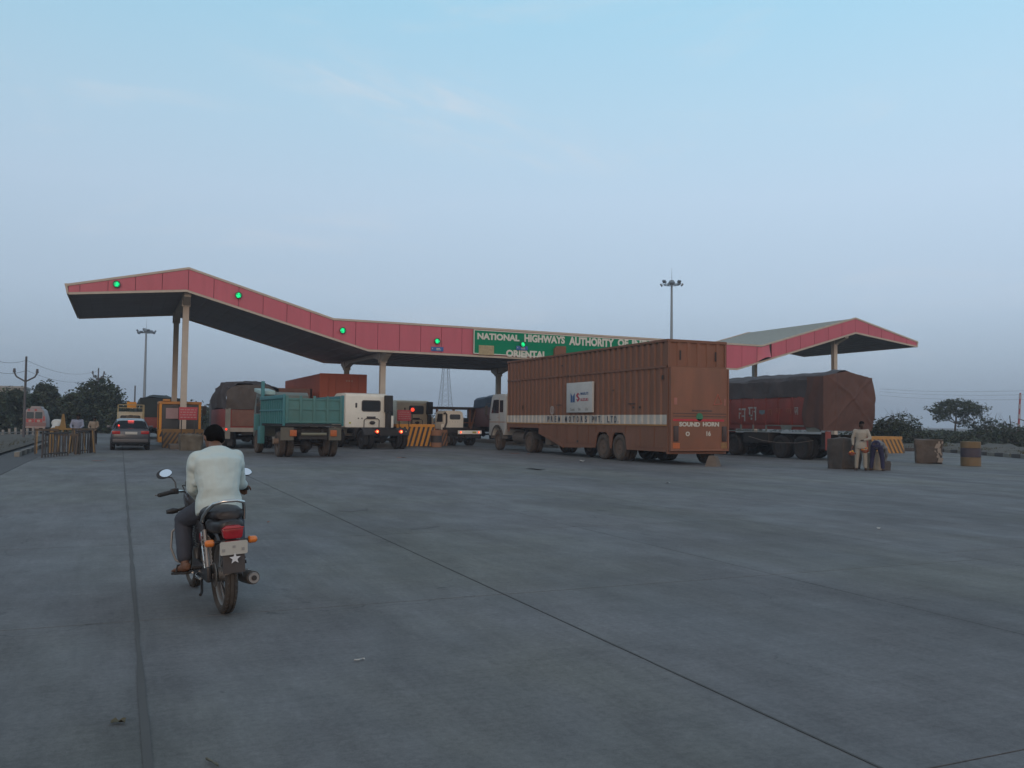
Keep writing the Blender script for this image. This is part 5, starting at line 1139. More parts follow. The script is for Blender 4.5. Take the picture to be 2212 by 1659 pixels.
# white bands and equipment arms on the leaning pole
zt_ = PY(2204, 849, 62).z
for k in range(6): z = zt_-.5-k*1.0; MB().cyl((.09*z, 0, z), (.09*(z+.45), 0, z+.45), .118+.006*k, n=10).build('white_band', mat('band_white', (.40, .36, .38), .7), rw)
z = zt_-3.4; MB().tube([(.09*z-1.3, 0, z+1.2), (.09*z-1.15, 0, z+.2), (.09*z-.9, 0, z-.8)], .05, 6).tube([(.09*z, 0, z+.9), (.09*z+1.6, 0, z+.5)], .05, 6).tube([(.09*z+1.1, 0, z+.6), (.09*z+1.0, 0, z-.4)], .05, 6).box(.09*z+1.0, .09*z+1.9, -.1, .1, z+.4, z+.6).build('bracket', PG, rw)
wq = mat('wire', (.10, .11, .13), .7)
for k, (a, b, sag) in enumerate(((PY(1900, 840, 95), PY(2260, 842, 62), .3), (PY(1900, 846, 95), PY(2260, 851, 62), .3), (PY(1900, 854, 95), PY(2260, 862, 62), .3), (PY(-40, 765, 55), PY(57, 778, 62), .3), (PY(-40, 790, 55), PY(57, 800, 62), .3), (PY(57, 800, 62), PY(213, 815, 95), .6), (PY(57, 778, 62), PY(213, 800, 95), .6))):
    lab = ['topmost thin power line at the right', 'middle thin power line at the right', 'lowest thin power line at the right', 'upper wire leaving the left utility pole', 'lower wire leaving the left utility pole', 'lower wire between the two left poles', 'upper wire between the two left poles'][k]
    P = [a.lerp(b, t/12)-Vector((0, 0, sag*4*(t/12)*(1-t/12))) for t in range(13)]
    o = MB().tube([p-a for p in P], .013 if k < 5 else .010, 4).build('power_line', wq); o.location = a; tag(o, lab, 'wire', 'thin power lines')

# ------------------------------------------------------------------ vegetation
LEAF = [mat('leaf_dark', (.016, .026, .012), .7, var=.3, scale=3, randv=.0), mat('leaf_mid', (.036, .056, .024), .7, var=.3, scale=3), mat('leaf_olive', (.058, .068, .034), .7, var=.3, scale=3)]
BARK = mat('bark', (.055, .045, .036), .9, bump=.5, var=.3)
def crown(blobs, n, size, seed, gap=-.2, rough_=1.0):
    random.seed(seed); q = MB(); tot = sum(b[3]*b[4]*b[5] for b in blobs)
    for (cx, cy, cz, rx, ry, rz_) in blobs:
        k = int(n*(rx*ry*rz_/tot)**.85) if len(blobs) > 1 else n; k = max(k, 30)
        for _ in range(k):
            while True:
                x, y, z = random.uniform(-1, 1), random.uniform(-1, 1), random.uniform(-1, 1)
                d = x*x+y*y+z*z
                if .05 < d < 1.0: break
            f = 1+rough_*(.38*mn.noise(Vector((x*1.7+cx, y*1.7+cy, z*1.7+cz+seed)))+.34*mn.noise(Vector((x*4+cx, y*4+cy, z*4)))+.25*mn.noise(Vector((x*9, y*9+cx, z*9))))
            if random.random() > .25+.75*d: continue
            c = Vector((cx+x*rx*f, cy+y*ry*f, cz+z*rz_*f))
            if mn.noise(c*(.9/size*.25)+Vector((seed, 0, 0))) < gap: continue
            a = Vector((random.gauss(0, 1), random.gauss(0, 1), random.gauss(0, .6))).normalized(); b = a.cross(Vector((random.gauss(0, 1), random.gauss(0, 1), random.gauss(0, 1)))).normalized()
            s = size*random.uniform(.5, 1.3); q.k = 0 if random.random() < .45 else (1 if random.random() < .7 else 2)
            q.add([c-a*s, c+b*s*.45, c+a*s, c-b*s*.45], [(0, 1, 2), (0, 2, 3)])
    return q
def tree(name, label, cat, base, blobs, n, size, seed, trunk_r=.16, group=None, th=None, gap=-.2):
    s = thing(name, label, cat, (base[0], base[1], base[2] if len(base) > 2 else -.05), group=group)
    random.seed(seed+50); q = MB(); lo = min(b[2] for b in blobs); th = th or lo
    bend = [(random.uniform(-.1, .1), random.uniform(-.1, .1)) for _ in range(3)]
    q.tube([(0, 0, -.3), (bend[0][0], bend[0][1], th*.35), (bend[1][0], bend[1][1], th*.7), (bend[2][0], bend[2][1], th)], [trunk_r*1.2, trunk_r, trunk_r*.8, trunk_r*.65], 8)
    for b in blobs:
        e = Vector(b[:3])+Vector((0, 0, b[5]*.3)); st = Vector((bend[2][0], bend[2][1], th*.85)); mid = st.lerp(e, .5)+Vector((random.uniform(-.2, .2), random.uniform(-.2, .2), -.1*b[5]))
        q.tube([st, mid, e], [trunk_r*.55, trunk_r*.35, trunk_r*.12], 6)
        for _ in range(4):
            t = e+Vector((random.uniform(-.8, .8)*b[3], random.uniform(-.8, .8)*b[4], random.uniform(-.2, .8)*b[5])); q.tube([mid.lerp(e, .5), mid.lerp(t, .7), t], [trunk_r*.2, trunk_r*.1, trunk_r*.05], 4)
    q.build('trunk', BARK, s)
    o = crown(blobs, n, size, seed, gap).build('crown', LEAF, s, smooth=False); return s
# right: umbrella tree
def TB(u, v, Y, base): p = PY(u, v, Y); return p.x-base[0], p.z
Yt = 72; b0 = PY(2063, 940, Yt); base = (b0.x, Yt)
def bl(u, v, ru, rv, base, Y, ry=None):
    p = PY(u, v, Y); p2 = PY(u+ru, v, Y); p3 = PY(u, v-rv, Y); rx_ = abs(p2.x-p.x); rz2 = abs(p3.z-p.z); return (p.x-base[0], random.uniform(-.6, .6), p.z, rx_, ry or rx_*1.1, rz2)
random.seed(4)
tree('umbrella_tree', 'lone spreading umbrella shaped tree with open branches on the right horizon', 'tree', base, [bl(2062, 882, 38, 16, base, Yt), bl(2028, 886, 17, 11, base, Yt), bl(2095, 893, 19, 18, base, Yt), bl(2060, 870, 26, 9, base, Yt), bl(2022, 901, 11, 10, base, Yt), bl(2086, 913, 15, 9, base, Yt), bl(2048, 903, 12, 6, base, Yt)], 9500, .15, 31, .12, th=2.3, gap=-.05)
# right bushes (between berm and horizon)
random.seed(8)
RBS = [(1912, 922, 28, 22, 50, 'wispy dark bush directly right of the tarpaulin truck'), (1942, 916, 32, 30, 56, 'tall feathery bush behind the striped barrier'), (1985, 946, 34, 14, 50, 'low bush behind the chipped concrete block'),
       (2040, 954, 40, 13, 52, 'low dense bush under the umbrella tree'), (2095, 952, 36, 14, 50, 'green bush behind the banded drum'), (2145, 928, 34, 31, 54, 'taller bush near the leaning pole'), (2185, 938, 34, 26, 50, 'dense bush at the foot of the leaning pole'), (2230, 940, 36, 24, 52, 'bush cut by the right edge of view'), (1890, 950, 26, 24, 52, 'small bush half hidden by the tarpaulin truck')]
for i, (u, v, ru, rv, Y, lab) in enumerate(RBS):
    b0 = PY(u, 968, Y); base = (b0.x, Y, 0); bb = [bl(u, v, ru*.8, rv*.8, base, Y, 1.6), bl(u-ru*.5, v+12, ru*.5, rv*.7, base, Y, 1.4), bl(u+ru*.5, v+10, ru*.5, rv*.7, base, Y, 1.4), bl(u, v+20, ru*.9, rv*.8, base, Y, 1.8)]
    s = tree('bush', lab, 'bush', base, bb, 3600, .13, 60+i, .05, 'bushes along the right verge', th=.5)
    q = MB(); random.seed(i)
    for _ in range(26):
        x = random.uniform(-1, 1)*bb[0][3]; h = bb[0][2]+bb[0][5]*random.uniform(.7, 1.5); q.tube([(x*.5, random.uniform(-1, 1), .2), (x*.9, random.uniform(-1, 1), h*.6), (x+random.uniform(-.4, .4), random.uniform(-1, 1), h)], [.022, .012, .004], 4)
    q.build('twigs', BARK, s)
def massrow(name, lab, cat, pts, n, size, dep, seed):        # far shrub belt, reads as one mass
    q = MB(); bb = []
    random.seed(seed)
    for (x, y, h) in pts:
        for k in range(3): bb.append((x+random.uniform(-1.5, 1.5), y+random.uniform(-dep, dep), h*random.uniform(.3, .75), random.uniform(1.5, 2.8), 1.6, h*random.uniform(.35, .6)))
    o = crown(bb, n, size, seed).build(name, LEAF, None, smooth=False); return tag(o, lab, cat, kind='stuff')
P = []
for u in range(1870, 2300, 14): b = PY(u, 960, 66); P.append((b.x, 66, .95))
massrow('distant_scrub', 'belt of green scrub behind the right bushes', 'scrub', P, 26000, .17, 2, 5)
P = []
for u in range(-60, 500, 9): b = PY(u, 900, 105); P.append((b.x, 105, 2.6))
massrow('distant_scrub', 'dark scrub belt behind the left trees', 'scrub', P, 16000, .22, 3, 6)
P = []
for u in range(480, 1900, 22): b = PY(u, 905, 170); P.append((b.x, 170, 2.2))
massrow('distant_scrub', 'thin hazy scrub line beyond the toll plaza', 'scrub', P, 14000, .3, 3, 7)
# left trees
LT = [(210, 870, 72, 62, 96, 'big dense rounded tree behind the grey car', 14000), (98, 864, 44, 46, 100, 'dark tree between the pole and the big tree', 9000), (28, 884, 52, 54, 88, 'dark tree at the left edge behind the verge posts', 10000), (-8, 896, 40, 58, 86, 'dense bush tree cut by the left edge', 8000), (150, 890, 46, 46, 92, 'low dark tree filling the gap left of the big tree', 8000), (262, 905, 34, 34, 90, 'low bush at the right foot of the big tree', 5000), (66, 890, 40, 48, 90, 'dark shrub tree behind the van', 6000)]
random.seed(12)
for i, (u, v, ru, rv, Y, lab, n) in enumerate(LT):
    b0 = PY(u, 930, Y); base = (b0.x, Y)
    bb = [bl(u, v, ru*.75, rv*.8, base, Y), bl(u-ru*.5, v+rv*.3, ru*.5, rv*.6, base, Y), bl(u+ru*.5, v+rv*.3, ru*.5, rv*.6, base, Y), bl(u+ru*.15, v-rv*.25, ru*.5, rv*.6, base, Y), bl(u, v+rv*.7, ru*.95, rv*.7, base, Y), bl(u-ru*.3, v+rv*.9, ru*.6, rv*.6, base, Y)]
    tree('roadside_tree', lab, 'tree', base, bb, int(n*2.2), .17, 80+i, .16, 'dark trees on the left', th=max(.6, bb[0][2]*.4))
bld = thing('pale_building', 'pale flat roofed building behind the far left trees', 'building', (PY(-20, 850, 130).x, 130, 0))
z_ = PY(20, 838, 130).z
bw_ = MB().box(-5, 3.6, 0, 10, 0, z_).build('wall', mat('pale_wall', (.30, .29, .27), .8, var=.1), bld)
MB().box(-5.2, 3.8, -.2, 10.2, z_, z_+.25).build('roof', mat('pale_wall'), bld)
for k in range(2): MB().box(-3.5+k*3.6, -2.2+k*3.6, -.05, -.005, z_-2.0, z_-.8).build('window', GLASS, bld)
# grass and weeds on verges
GR_ = mat('dry_grass', (.075, .070, .035), .9, var=.4); q = MB(); random.seed(9)
for _ in range(9000):
    if random.random() < .55: x, y = -4.5-random.random()**1.5*14, random.uniform(8, 64)
    else:
        s_ = random.choice(seg); n_ = random.random()*16+.4; x, y = s_.x+.75*n_+random.uniform(-.5, .5), s_.y+.66*n_+random.uniform(-.5, .5)
    h = random.uniform(.04, .20); w_ = .02+h*.08; a = random.uniform(0, 3.14); dx, dy = math.cos(a)*w_, math.sin(a)*w_; lx, ly = random.uniform(-.1, .1), random.uniform(-.1, .1)
    zb_ = .10
    q.add([(x-dx, y-dy, zb_), (x+dx, y+dy, zb_), (x+lx, y+ly, zb_+h)], [(0, 1, 2)])
tag(q.build('verge_grass', GR_, None, smooth=False), 'dry weeds and grass on the verges', 'grass', kind='stuff')
# ------------------------------------------------------------------ motorcycle (rear contact at the origin, forward = +y)
bk = thing('motorcycle', 'black motorcycle with chrome grab rail, red tail lamp and a white star on its mudguard', 'motorcycle', (.782, 7.25, 0), R(6.2), lean=R(-3))
WB = 1.24; WR = .30
BP = mat('bike_black', (.020, .020, .023), .35, dust=.18, dcol=(.08, .07, .06)); ENG = mat('engine_alloy', (.20, .19, .18), .45, .6, dust=.4, dcol=(.08, .065, .05), var=.2)
BT = mat('bike_tyre', (.024, .022, .021), .9, dust=.45, dcol=(.12, .10, .08), var=.3, dscale=9)
def bwheel(y, w, r):
    h = w/2; q = MB()
    q.lathe([(-h*.55, r*.79), (-h*.95, r*.84), (-h, r*.90), (-h*.78, r*.965), (-h*.4, r*.993), (-h*.36, r*.975), (-h*.30, r*.975), (-h*.26, r), (h*.26, r), (h*.30, r*.975), (h*.36, r*.975), (h*.4, r*.993), (h*.78, r*.965), (h, r*.90), (h*.95, r*.84), (h*.55, r*.79)], (0, 0, 0), 'x', 56, closed=True)
    for i in range(44):                                  # tread blocks
        a = 2*math.pi*i/44
        for s in (-1, 1): x = s*h*.62; c, sn = math.cos(a+.04*s), math.sin(a+.04*s); q.cyl((x, c*(r*.965), sn*(r*.965)), (x*.95, c*(r*.998), sn*(r*.998)), .009, .008, 4)
    t = q.build('wheel', BT, bk); t.location = (0, y, r)
    MB().lathe([(-h*.55, r*.79), (-h*.62, r*.82), (-h*.45, r*.76), (-h*.2, r*.73), (h*.2, r*.73), (h*.45, r*.76), (h*.62, r*.82), (h*.55, r*.79)], (0, 0, 0), 'x', 48, closed=True).build('rim', STEEL, t)
    q = MB()
    for i in range(18):
        a = 2*math.pi*i/18; s = 1 if i % 2 else -1
        q.cyl((s*.03, .04*math.cos(a), .04*math.sin(a)), (0, r*.75*math.cos(a+.35*s), r*.75*math.sin(a+.35*s)), .0028, n=4)
    q.build('spokes', STEEL, t)
    MB().cyl((-.05, 0, 0), (.05, 0, 0), .055, n=18).cyl((-.10, 0, 0), (.10, 0, 0), .012, n=8).build('hub', ENG, t); return t
bwheel(0, .095, WR); bwheel(WB, .085, WR)
for s in (-1, 1):
    MB().box(s*.085-.012, s*.085+.012, -.05, .52, WR-.025, WR+.02).build('swingarm', BP, bk, bevel=.006)
    sh = MB(); sh.cyl((s*.115, -.01, WR+.03), (s*.115, .09, .64), .018, n=12); o = sh.build('shock_absorber', STEEL, bk)
    MB().tube([(s*.115+.034*math.cos(t*.9), -.01+.1*(.15+.7*t/48)-.0+.034*math.sin(t*.9)*.3, WR+.03+.31*(.15+.7*t/48)+.034*math.sin(t*.9)*.9) for t in range(49)], .006, 5).build('spring', STEEL, o)
MB().box(-.135, -.10, -.05, .50, WR-.05, WR+.07).build('chain_cover', BP, bk, bevel=.02)
MB().lathe([(-.075, .09), (-.07, .095), (-.065, .09)], (0, 0, WR), 'x', 28).build('sprocket', ENG, bk)
# frame and engine
q = MB(); q.tube([(0, .95, .84), (0, .62, .72), (0, .30, .66), (0, .0, .66)], .022, 8)
for s in (-1, 1): q.tube([(0, .95, .80), (s*.06, .88, .45), (s*.10, .75, .24), (s*.11, .45, .22), (s*.10, .40, .45), (s*.09, .22, .64), (s*.08, -.18, .70)], .014, 8)
q.build('frame', BP, bk)
q = MB().cyl((-.12, .55, .33), (.13, .55, .33), .115, n=24).cyl((-.13, .72, .34), (.10, .72, .34), .09, n=24).box(-.10, .10, .50, .76, .23, .42)
eg = q.build('engine', ENG, bk, bevel=.006)
for i in range(9):
    z = .44+i*.021; w_ = .085-.002*abs(i-4); MB().box(-w_, w_, .56+.008*i, .74+.008*i, z, z+.010).build('cooling_fin', ENG, eg, smooth=False)
MB().box(-.06, .06, .60, .74, .42, .66).build('cylinder', BP, eg, bevel=.01)
MB().box(-.05, .05, .38, .50, .44, .56).build('carburettor', BP, bk, bevel=.02)
# exhaust
q = MB().tube([(.06, .76, .55), (.10, .86, .45), (.13, .84, .28), (.15, .68, .20), (.17, .42, .21), (.18, .26, .24)], [.018, .02, .02, .02, .022, .028], 12); q.build('exhaust_pipe', CHROME, bk)
mf = MB().tube([(.165, .28, .235), (.165, .22, .24), (.17, .05, .255), (.176, -.16, .275), (.176, -.20, .278)], [.030, .045, .052, .054, .050], 20).build('muffler', mat('muffler_black', (.03, .028, .026), .4, .3, dust=.3), bk)
MB().tube([(.176, -.19, .277), (.177, -.225, .28)], [.046, .040], 20).build('muffler_ring', STEEL, mf); MB().cyl((.177, -.224, .28), (.177, -.232, .281), .02, n=14).build('muffler_tip', BLACK, mf)
MB().box(.218, .236, .0, .20, .245, .285).build('heat_shield', CHROME, mf, bevel=.005)
# tank, seat, side panels, tail
def loftbody(name, secs, mt, par, n=22, e=.7, **k):
    q = MB(); vs = []
    for (y, cz, w, h) in secs:
        for j in range(n):
            a = 2*math.pi*j/n; ca, sa = math.cos(a), math.sin(a); vs.append((w*abs(ca)**e*(1 if ca > 0 else -1), y, cz+h*abs(sa)**e*(1 if sa > 0 else -1)))
    m = len(secs); q.add(vs, [(i*n+j, i*n+(j+1) % n, (i+1)*n+(j+1) % n, (i+1)*n+j) for i in range(m-1) for j in range(n)]+[tuple(range(n)), tuple(range((m-1)*n, m*n))])
    return q.build(name, mt, par, ang=60, **k)
TK = mat('tank_black', (.025, .024, .028), .2, dust=.1)
loftbody('fuel_tank', [(.56, .76, .07, .06), (.62, .79, .12, .085), (.72, .81, .145, .11), (.84, .83, .14, .11), (.93, .83, .10, .09), (.97, .83, .05, .05)], TK, bk)
loftbody('seat', [(-.25, .775, .085, .03), (-.21, .78, .115, .045), (-.05, .785, .125, .05), (.12, .775, .13, .05), (.22, .755, .125, .05), (.36, .745, .125, .05), (.50, .75, .10, .045), (.58, .76, .06, .03)], mat('black_vinyl', (.020, .019, .022), .5, bump=.15), bk)
loftbody('tail_cowl', [(-.33, .70, .06, .04), (-.30, .70, .095, .05), (-.15, .69, .112, .06), (.05, .68, .11, .07), (.22, .65, .09, .06)], BP, bk)
for s in (-1, 1):
    MB().prism([(.12, .52), (.40, .50), (.44, .62), (.36, .70), (.14, .68), (.08, .60)], 'x', s*.115-.01, s*.115+.01).build('side_panel', TK, bk, bevel=.008)
    if s < 0: MB().box(-.132, -.126, .10, .22, .55, .60).build('red_decal', REDL, bk, smooth=False)
# tail lamp, indicators, plate, mudguard
tl = MB().prism([(-.068, .625), (-.055, .612), (.055, .612), (.068, .625), (.078, .685), (.05, .712), (-.05, .712), (-.078, .685)], 'y', -.37, -.30).build('tail_lamp', mat('tail_red', (.30, .012, .02), .15, var=.25, scale=22, spec=.8), bk, bevel=.012)
MB().box(-.055, .055, -.37, -.31, .565, .598).build('lamp_lower_lens', REDL, tl, bevel=.006)
MB().tube([(-.075, -.378, .695), (.075, -.378, .695)], .006, 5).build('lamp_ridge', mat('bright_red', (.42, .03, .03), .2), tl)
OR_ = mat('amber_lens', (.62, .17, .02), .2, var=.15, scale=30, spec=.8)
for s in (-1, 1):
    st = MB().cyl((s*.07, -.28, .585), (s*.135, -.29, .585), .014, n=10).build('indicator_stalk', BP, bk)
    loft = MB().loft([((s*.125, -.29, .585), (0, .022, 0), (0, 0, .020)), ((s*.135, -.29, .585), (0, .032, 0), (0, 0, .028)), ((s*.178, -.29, .585), (0, .030, 0), (0, 0, .026)), ((s*.190, -.29, .585), (0, .018, 0), (0, 0, .016))], 14).build('indicator', OR_, st)
    st = MB().cyl((s*.08, 1.02, .73), (s*.17, 1.02, .71), .012, n=8).build('indicator_stalk', BP, bk)
    MB().loft([((s*.16, 1.02, .71), (0, .03, 0), (0, 0, .02)), ((s*.20, 1.02, .71), (0, .04, 0), (0, 0, .028)), ((s*.25, 1.02, .705), (0, .025, 0), (0, 0, .018))], 12).build('indicator', BP, st)
q = MB(); arc = [(0+(WR+.045)*math.cos(R(a)), WR+(WR+.045)*math.sin(R(a))) for a in range(60, 176, 8)]
vs = []
for (y, z) in arc:
    for xx, dz in ((-.07, -.03), (-.06, 0), (0, .008), (.06, 0), (.07, -.03)): vs.append((xx, y, z+dz))
k_ = len(arc); q.add(vs, [(i*5+j, i*5+j+1, (i+1)*5+j+1, (i+1)*5+j) for i in range(k_-1) for j in range(4)]); mg = q.build('rear_mudguard', BP, bk)
MB().prism([(-.335, .60), (-.30, .60), (-.342, .36), (-.352, .36)], 'x', -.075, .085).build('mudflap', mat('mudflap_dark', (.035, .036, .042), .7, dust=.25), bk, bevel=.004)
tip = [(.0, 1.0)]; st_ = []
for i in range(10):
    a = R(90+36*i); r_ = .042 if i % 2 == 0 else .018; st_.append((.003+r_*math.cos(a), .408+r_*math.sin(a)))
o = MB().prism(st_, 'y', -.003, 0).build('star', mat('star_white', (.62, .64, .66), .5), bk, smooth=False); o.location = (0, -.352, .065); o.rotation_euler = (R(5), 0, 0)
np_ = MB().prism(rrect(-.100, .100, -.05, .05, .012), 'y', -.004, 0).build('number_plate', mat('dirty_plate', (.46, .46, .42), .5, dust=.2, dcol=(.3, .28, .25), var=.08), bk); np_.location = (.0, -.372, .548); np_.rotation_euler = (R(6), 0, 0)
q = MB()
parts('plate_mark', mat('faded_print', (.28, .28, .27), .6, var=.3), np_, [(x-.010, x+.012, -.007, -.0045, -.025, -.002) for x in (-.075, .065)]+[(-.01, .012, -.007, -.0045, .0, .018)])
# grab rail
MB().tube([(-.135, .06, .715), (-.145, -.02, .755), (-.135, -.14, .815), (-.11, -.24, .865), (-.05, -.285, .885), (.05, -.285, .885), (.105, -.255, .868), (.125, -.19, .82), (.128, -.16, .73)], [.017, .016, .014, .013, .012, .012, .013, .014, .015], 10).build('grab_rail', CHROME, bk)
# fork, handlebar, lamp, fender, mirrors
for s in (-1, 1):
    MB().cyl((s*.085, WB, WR), (s*.085, 1.06, .62), .026, n=14).cyl((s*.085, 1.07, .60), (s*.085, .97, .88), .016, n=12).build('fork_leg', ENG, bk)
q = MB().box(-.11, .11, .93, 1.02, .80, .83).box(-.10, .10, .95, 1.03, .70, .73); q.build('fork_yoke', BP, bk, bevel=.008)
arc = [(WB+(WR+.035)*math.cos(R(a)), WR+(WR+.035)*math.sin(R(a))) for a in range(10, 150, 8)]; q = MB(); vs = []
for (y, z) in arc:
    for xx, dz in ((-.06, -.03), (-.045, 0), (.045, 0), (.06, -.03)): vs.append((xx, y, z+dz))
k_ = len(arc); q.add(vs, [(i*4+j, i*4+j+1, (i+1)*4+j+1, (i+1)*4+j) for i in range(k_-1) for j in range(3)]).build('front_mudguard', TK, bk)
MB().tube([(-.35, .667, .885), (-.22, .76, .90), (-.13, .84, .885), (-.06, .90, .86), (.06, .90, .86), (.13, .84, .885), (.22, .76, .90), (.35, .667, .885)], .011, 10).build('handlebar', CHROME, bk)
for s in (-1, 1):
    MB().tube([(s*.365, .655, .885), (s*.35, .665, .885), (s*.26, .725, .895), (s*.245, .74, .897)], [.014, .018, .018, .022], 12).build('grip', BLACK, bk)
    MB().box(s*.22-.03, s*.22+.03, .74, .80, .875, .925).build('switch_box', BP, bk, bevel=.01)
    MB().tube([(s*.20, .82, .90), (s*.28, .80, .895), (s*.38, .72, .88)], .007, 6).build('lever', STEEL, bk)
    MB().tube([(s*.20, .80, .91), (s*.205, .82, .97), (s*.23, .84, 1.01), (s*(.29 if s < 0 else .36), .85, 1.02)], .006, 6).build('mirror_stem', BP, bk)
    c = MB().loft([((0, .03, 0), (.035, 0, 0), (0, 0, .02)), ((0, .02, 0), (.060, 0, 0), (0, 0, .038)), ((0, 0, 0), (.068, 0, 0), (0, 0, .042))], 20).build('mirror', BP, bk); c.location = (s*(.285 if s < 0 else .375), .85, 1.045 if s < 0 else 1.02); c.rotation_euler = (R(-32), R(14*s), R(-14*s))
    MB().loft([((.012*1, -.001, 0), (.052, 0, 0), (0, 0, .036)), ((.012, -.003, 0), (.050, 0, 0), (0, 0, .034))], 20).build('mirror_glass', mat('mirror_glass', (.85, .87, .9), .04, 1.0, var=.0), c)
MB().ball((0, 1.05, .84), .095, .09, .10, 18, 12).build('headlamp', BP, bk); MB().box(-.10, .10, .93, 1.0, .90, .97).build('instrument_panel', BP, bk, bevel=.02)
MB().tube([(.05, 1.0, .92), (.12, .95, .95), (.10, .8, .80)], .005, 5).tube([(-.05, 1.0, .92), (-.13, .93, .93), (-.08, .8, .75)], .005, 5).build('cable', BLACK, bk)
for s in (-1, 1):
    MB().tube([(s*.06, .86, .60), (s*.18, .87, .60), (s*.235, .86, .55), (s*.25, .84, .42), (s*.22, .80, .32), (s*.11, .74, .25)], .010, 10).build('crash_guard', STEEL, bk)
    MB().cyl((s*.10, .55, .275), (s*.235, .53, .275), .015, n=10).build('footpeg', BLACK, bk)
    MB().cyl((s*.11, .17, .34), (s*.21, .15, .35), .014, n=10).build('pillion_peg', BLACK, bk)
MB().tube([(-.16, .66, .27), (-.17, .50, .25), (-.17, .34, .28)], .008, 8).build('gear_lever', CHROME, bk)
MB().tube([(-.12, .42, .26), (-.17, .20, .27), (-.165, .05, .275)], .011, 8).build('side_bar', CHROME, bk)
MB().tube([(-.09, .40, .22), (-.11, .30, .12), (-.13, .26, .11)], .012, 8).build('centre_stand', BP, bk)
MB().tube([(-.13, .14, .62), (-.145, .05, .52), (-.14, .0, .36)], .006, 6).build('guard_rod', CHROME, bk)

# ------------------------------------------------------------------ people
def hand(q, wr, dirv, nrm, curl=.5, s=1.0, thumb=1):
    """palm and five curled fingers; dirv = direction of the fingers, nrm = direction the palm faces"""
    d = Vector(dirv).normalized(); n = Vector(nrm); n = (n-d*n.dot(d)).normalized(); a = d.cross(n)*thumb
    w = Vector(wr); pc = w+d*.045*s
    q.loft([(w, a*.024*s, n*.020*s), (w+d*.03*s, a*.036*s, n*.017*s), (w+d*.085*s, a*.042*s, n*.014*s), (w+d*.095*s, a*.038*s, n*.010*s)], 12)
    for i, L_ in enumerate((.068, .076, .072, .056)):
        b = w+d*.088*s+a*(.030-.020*i)*s; r = .0090*s; p = b; dd = d.copy()
        for k, f in enumerate((.45, .32, .23)):
            ang = curl*(.75+.5*k); dd = (dd*math.cos(ang)+n*math.sin(ang)).normalized(); e = p+dd*L_*f*s; q.caps(p, e, r, r*.92, 8); p = e; r *= .92
    b = w+d*.025*s+a*.030*s; t1 = b+(a*.75+d*.55+n*.25)*.038*s; t2 = t1+(a*.25+d*.85+n*.55)*.032*s
    q.caps(b, t1, .0115*s, .0105*s, 8); q.caps(t1, t2, .0105*s, .009*s, 8)
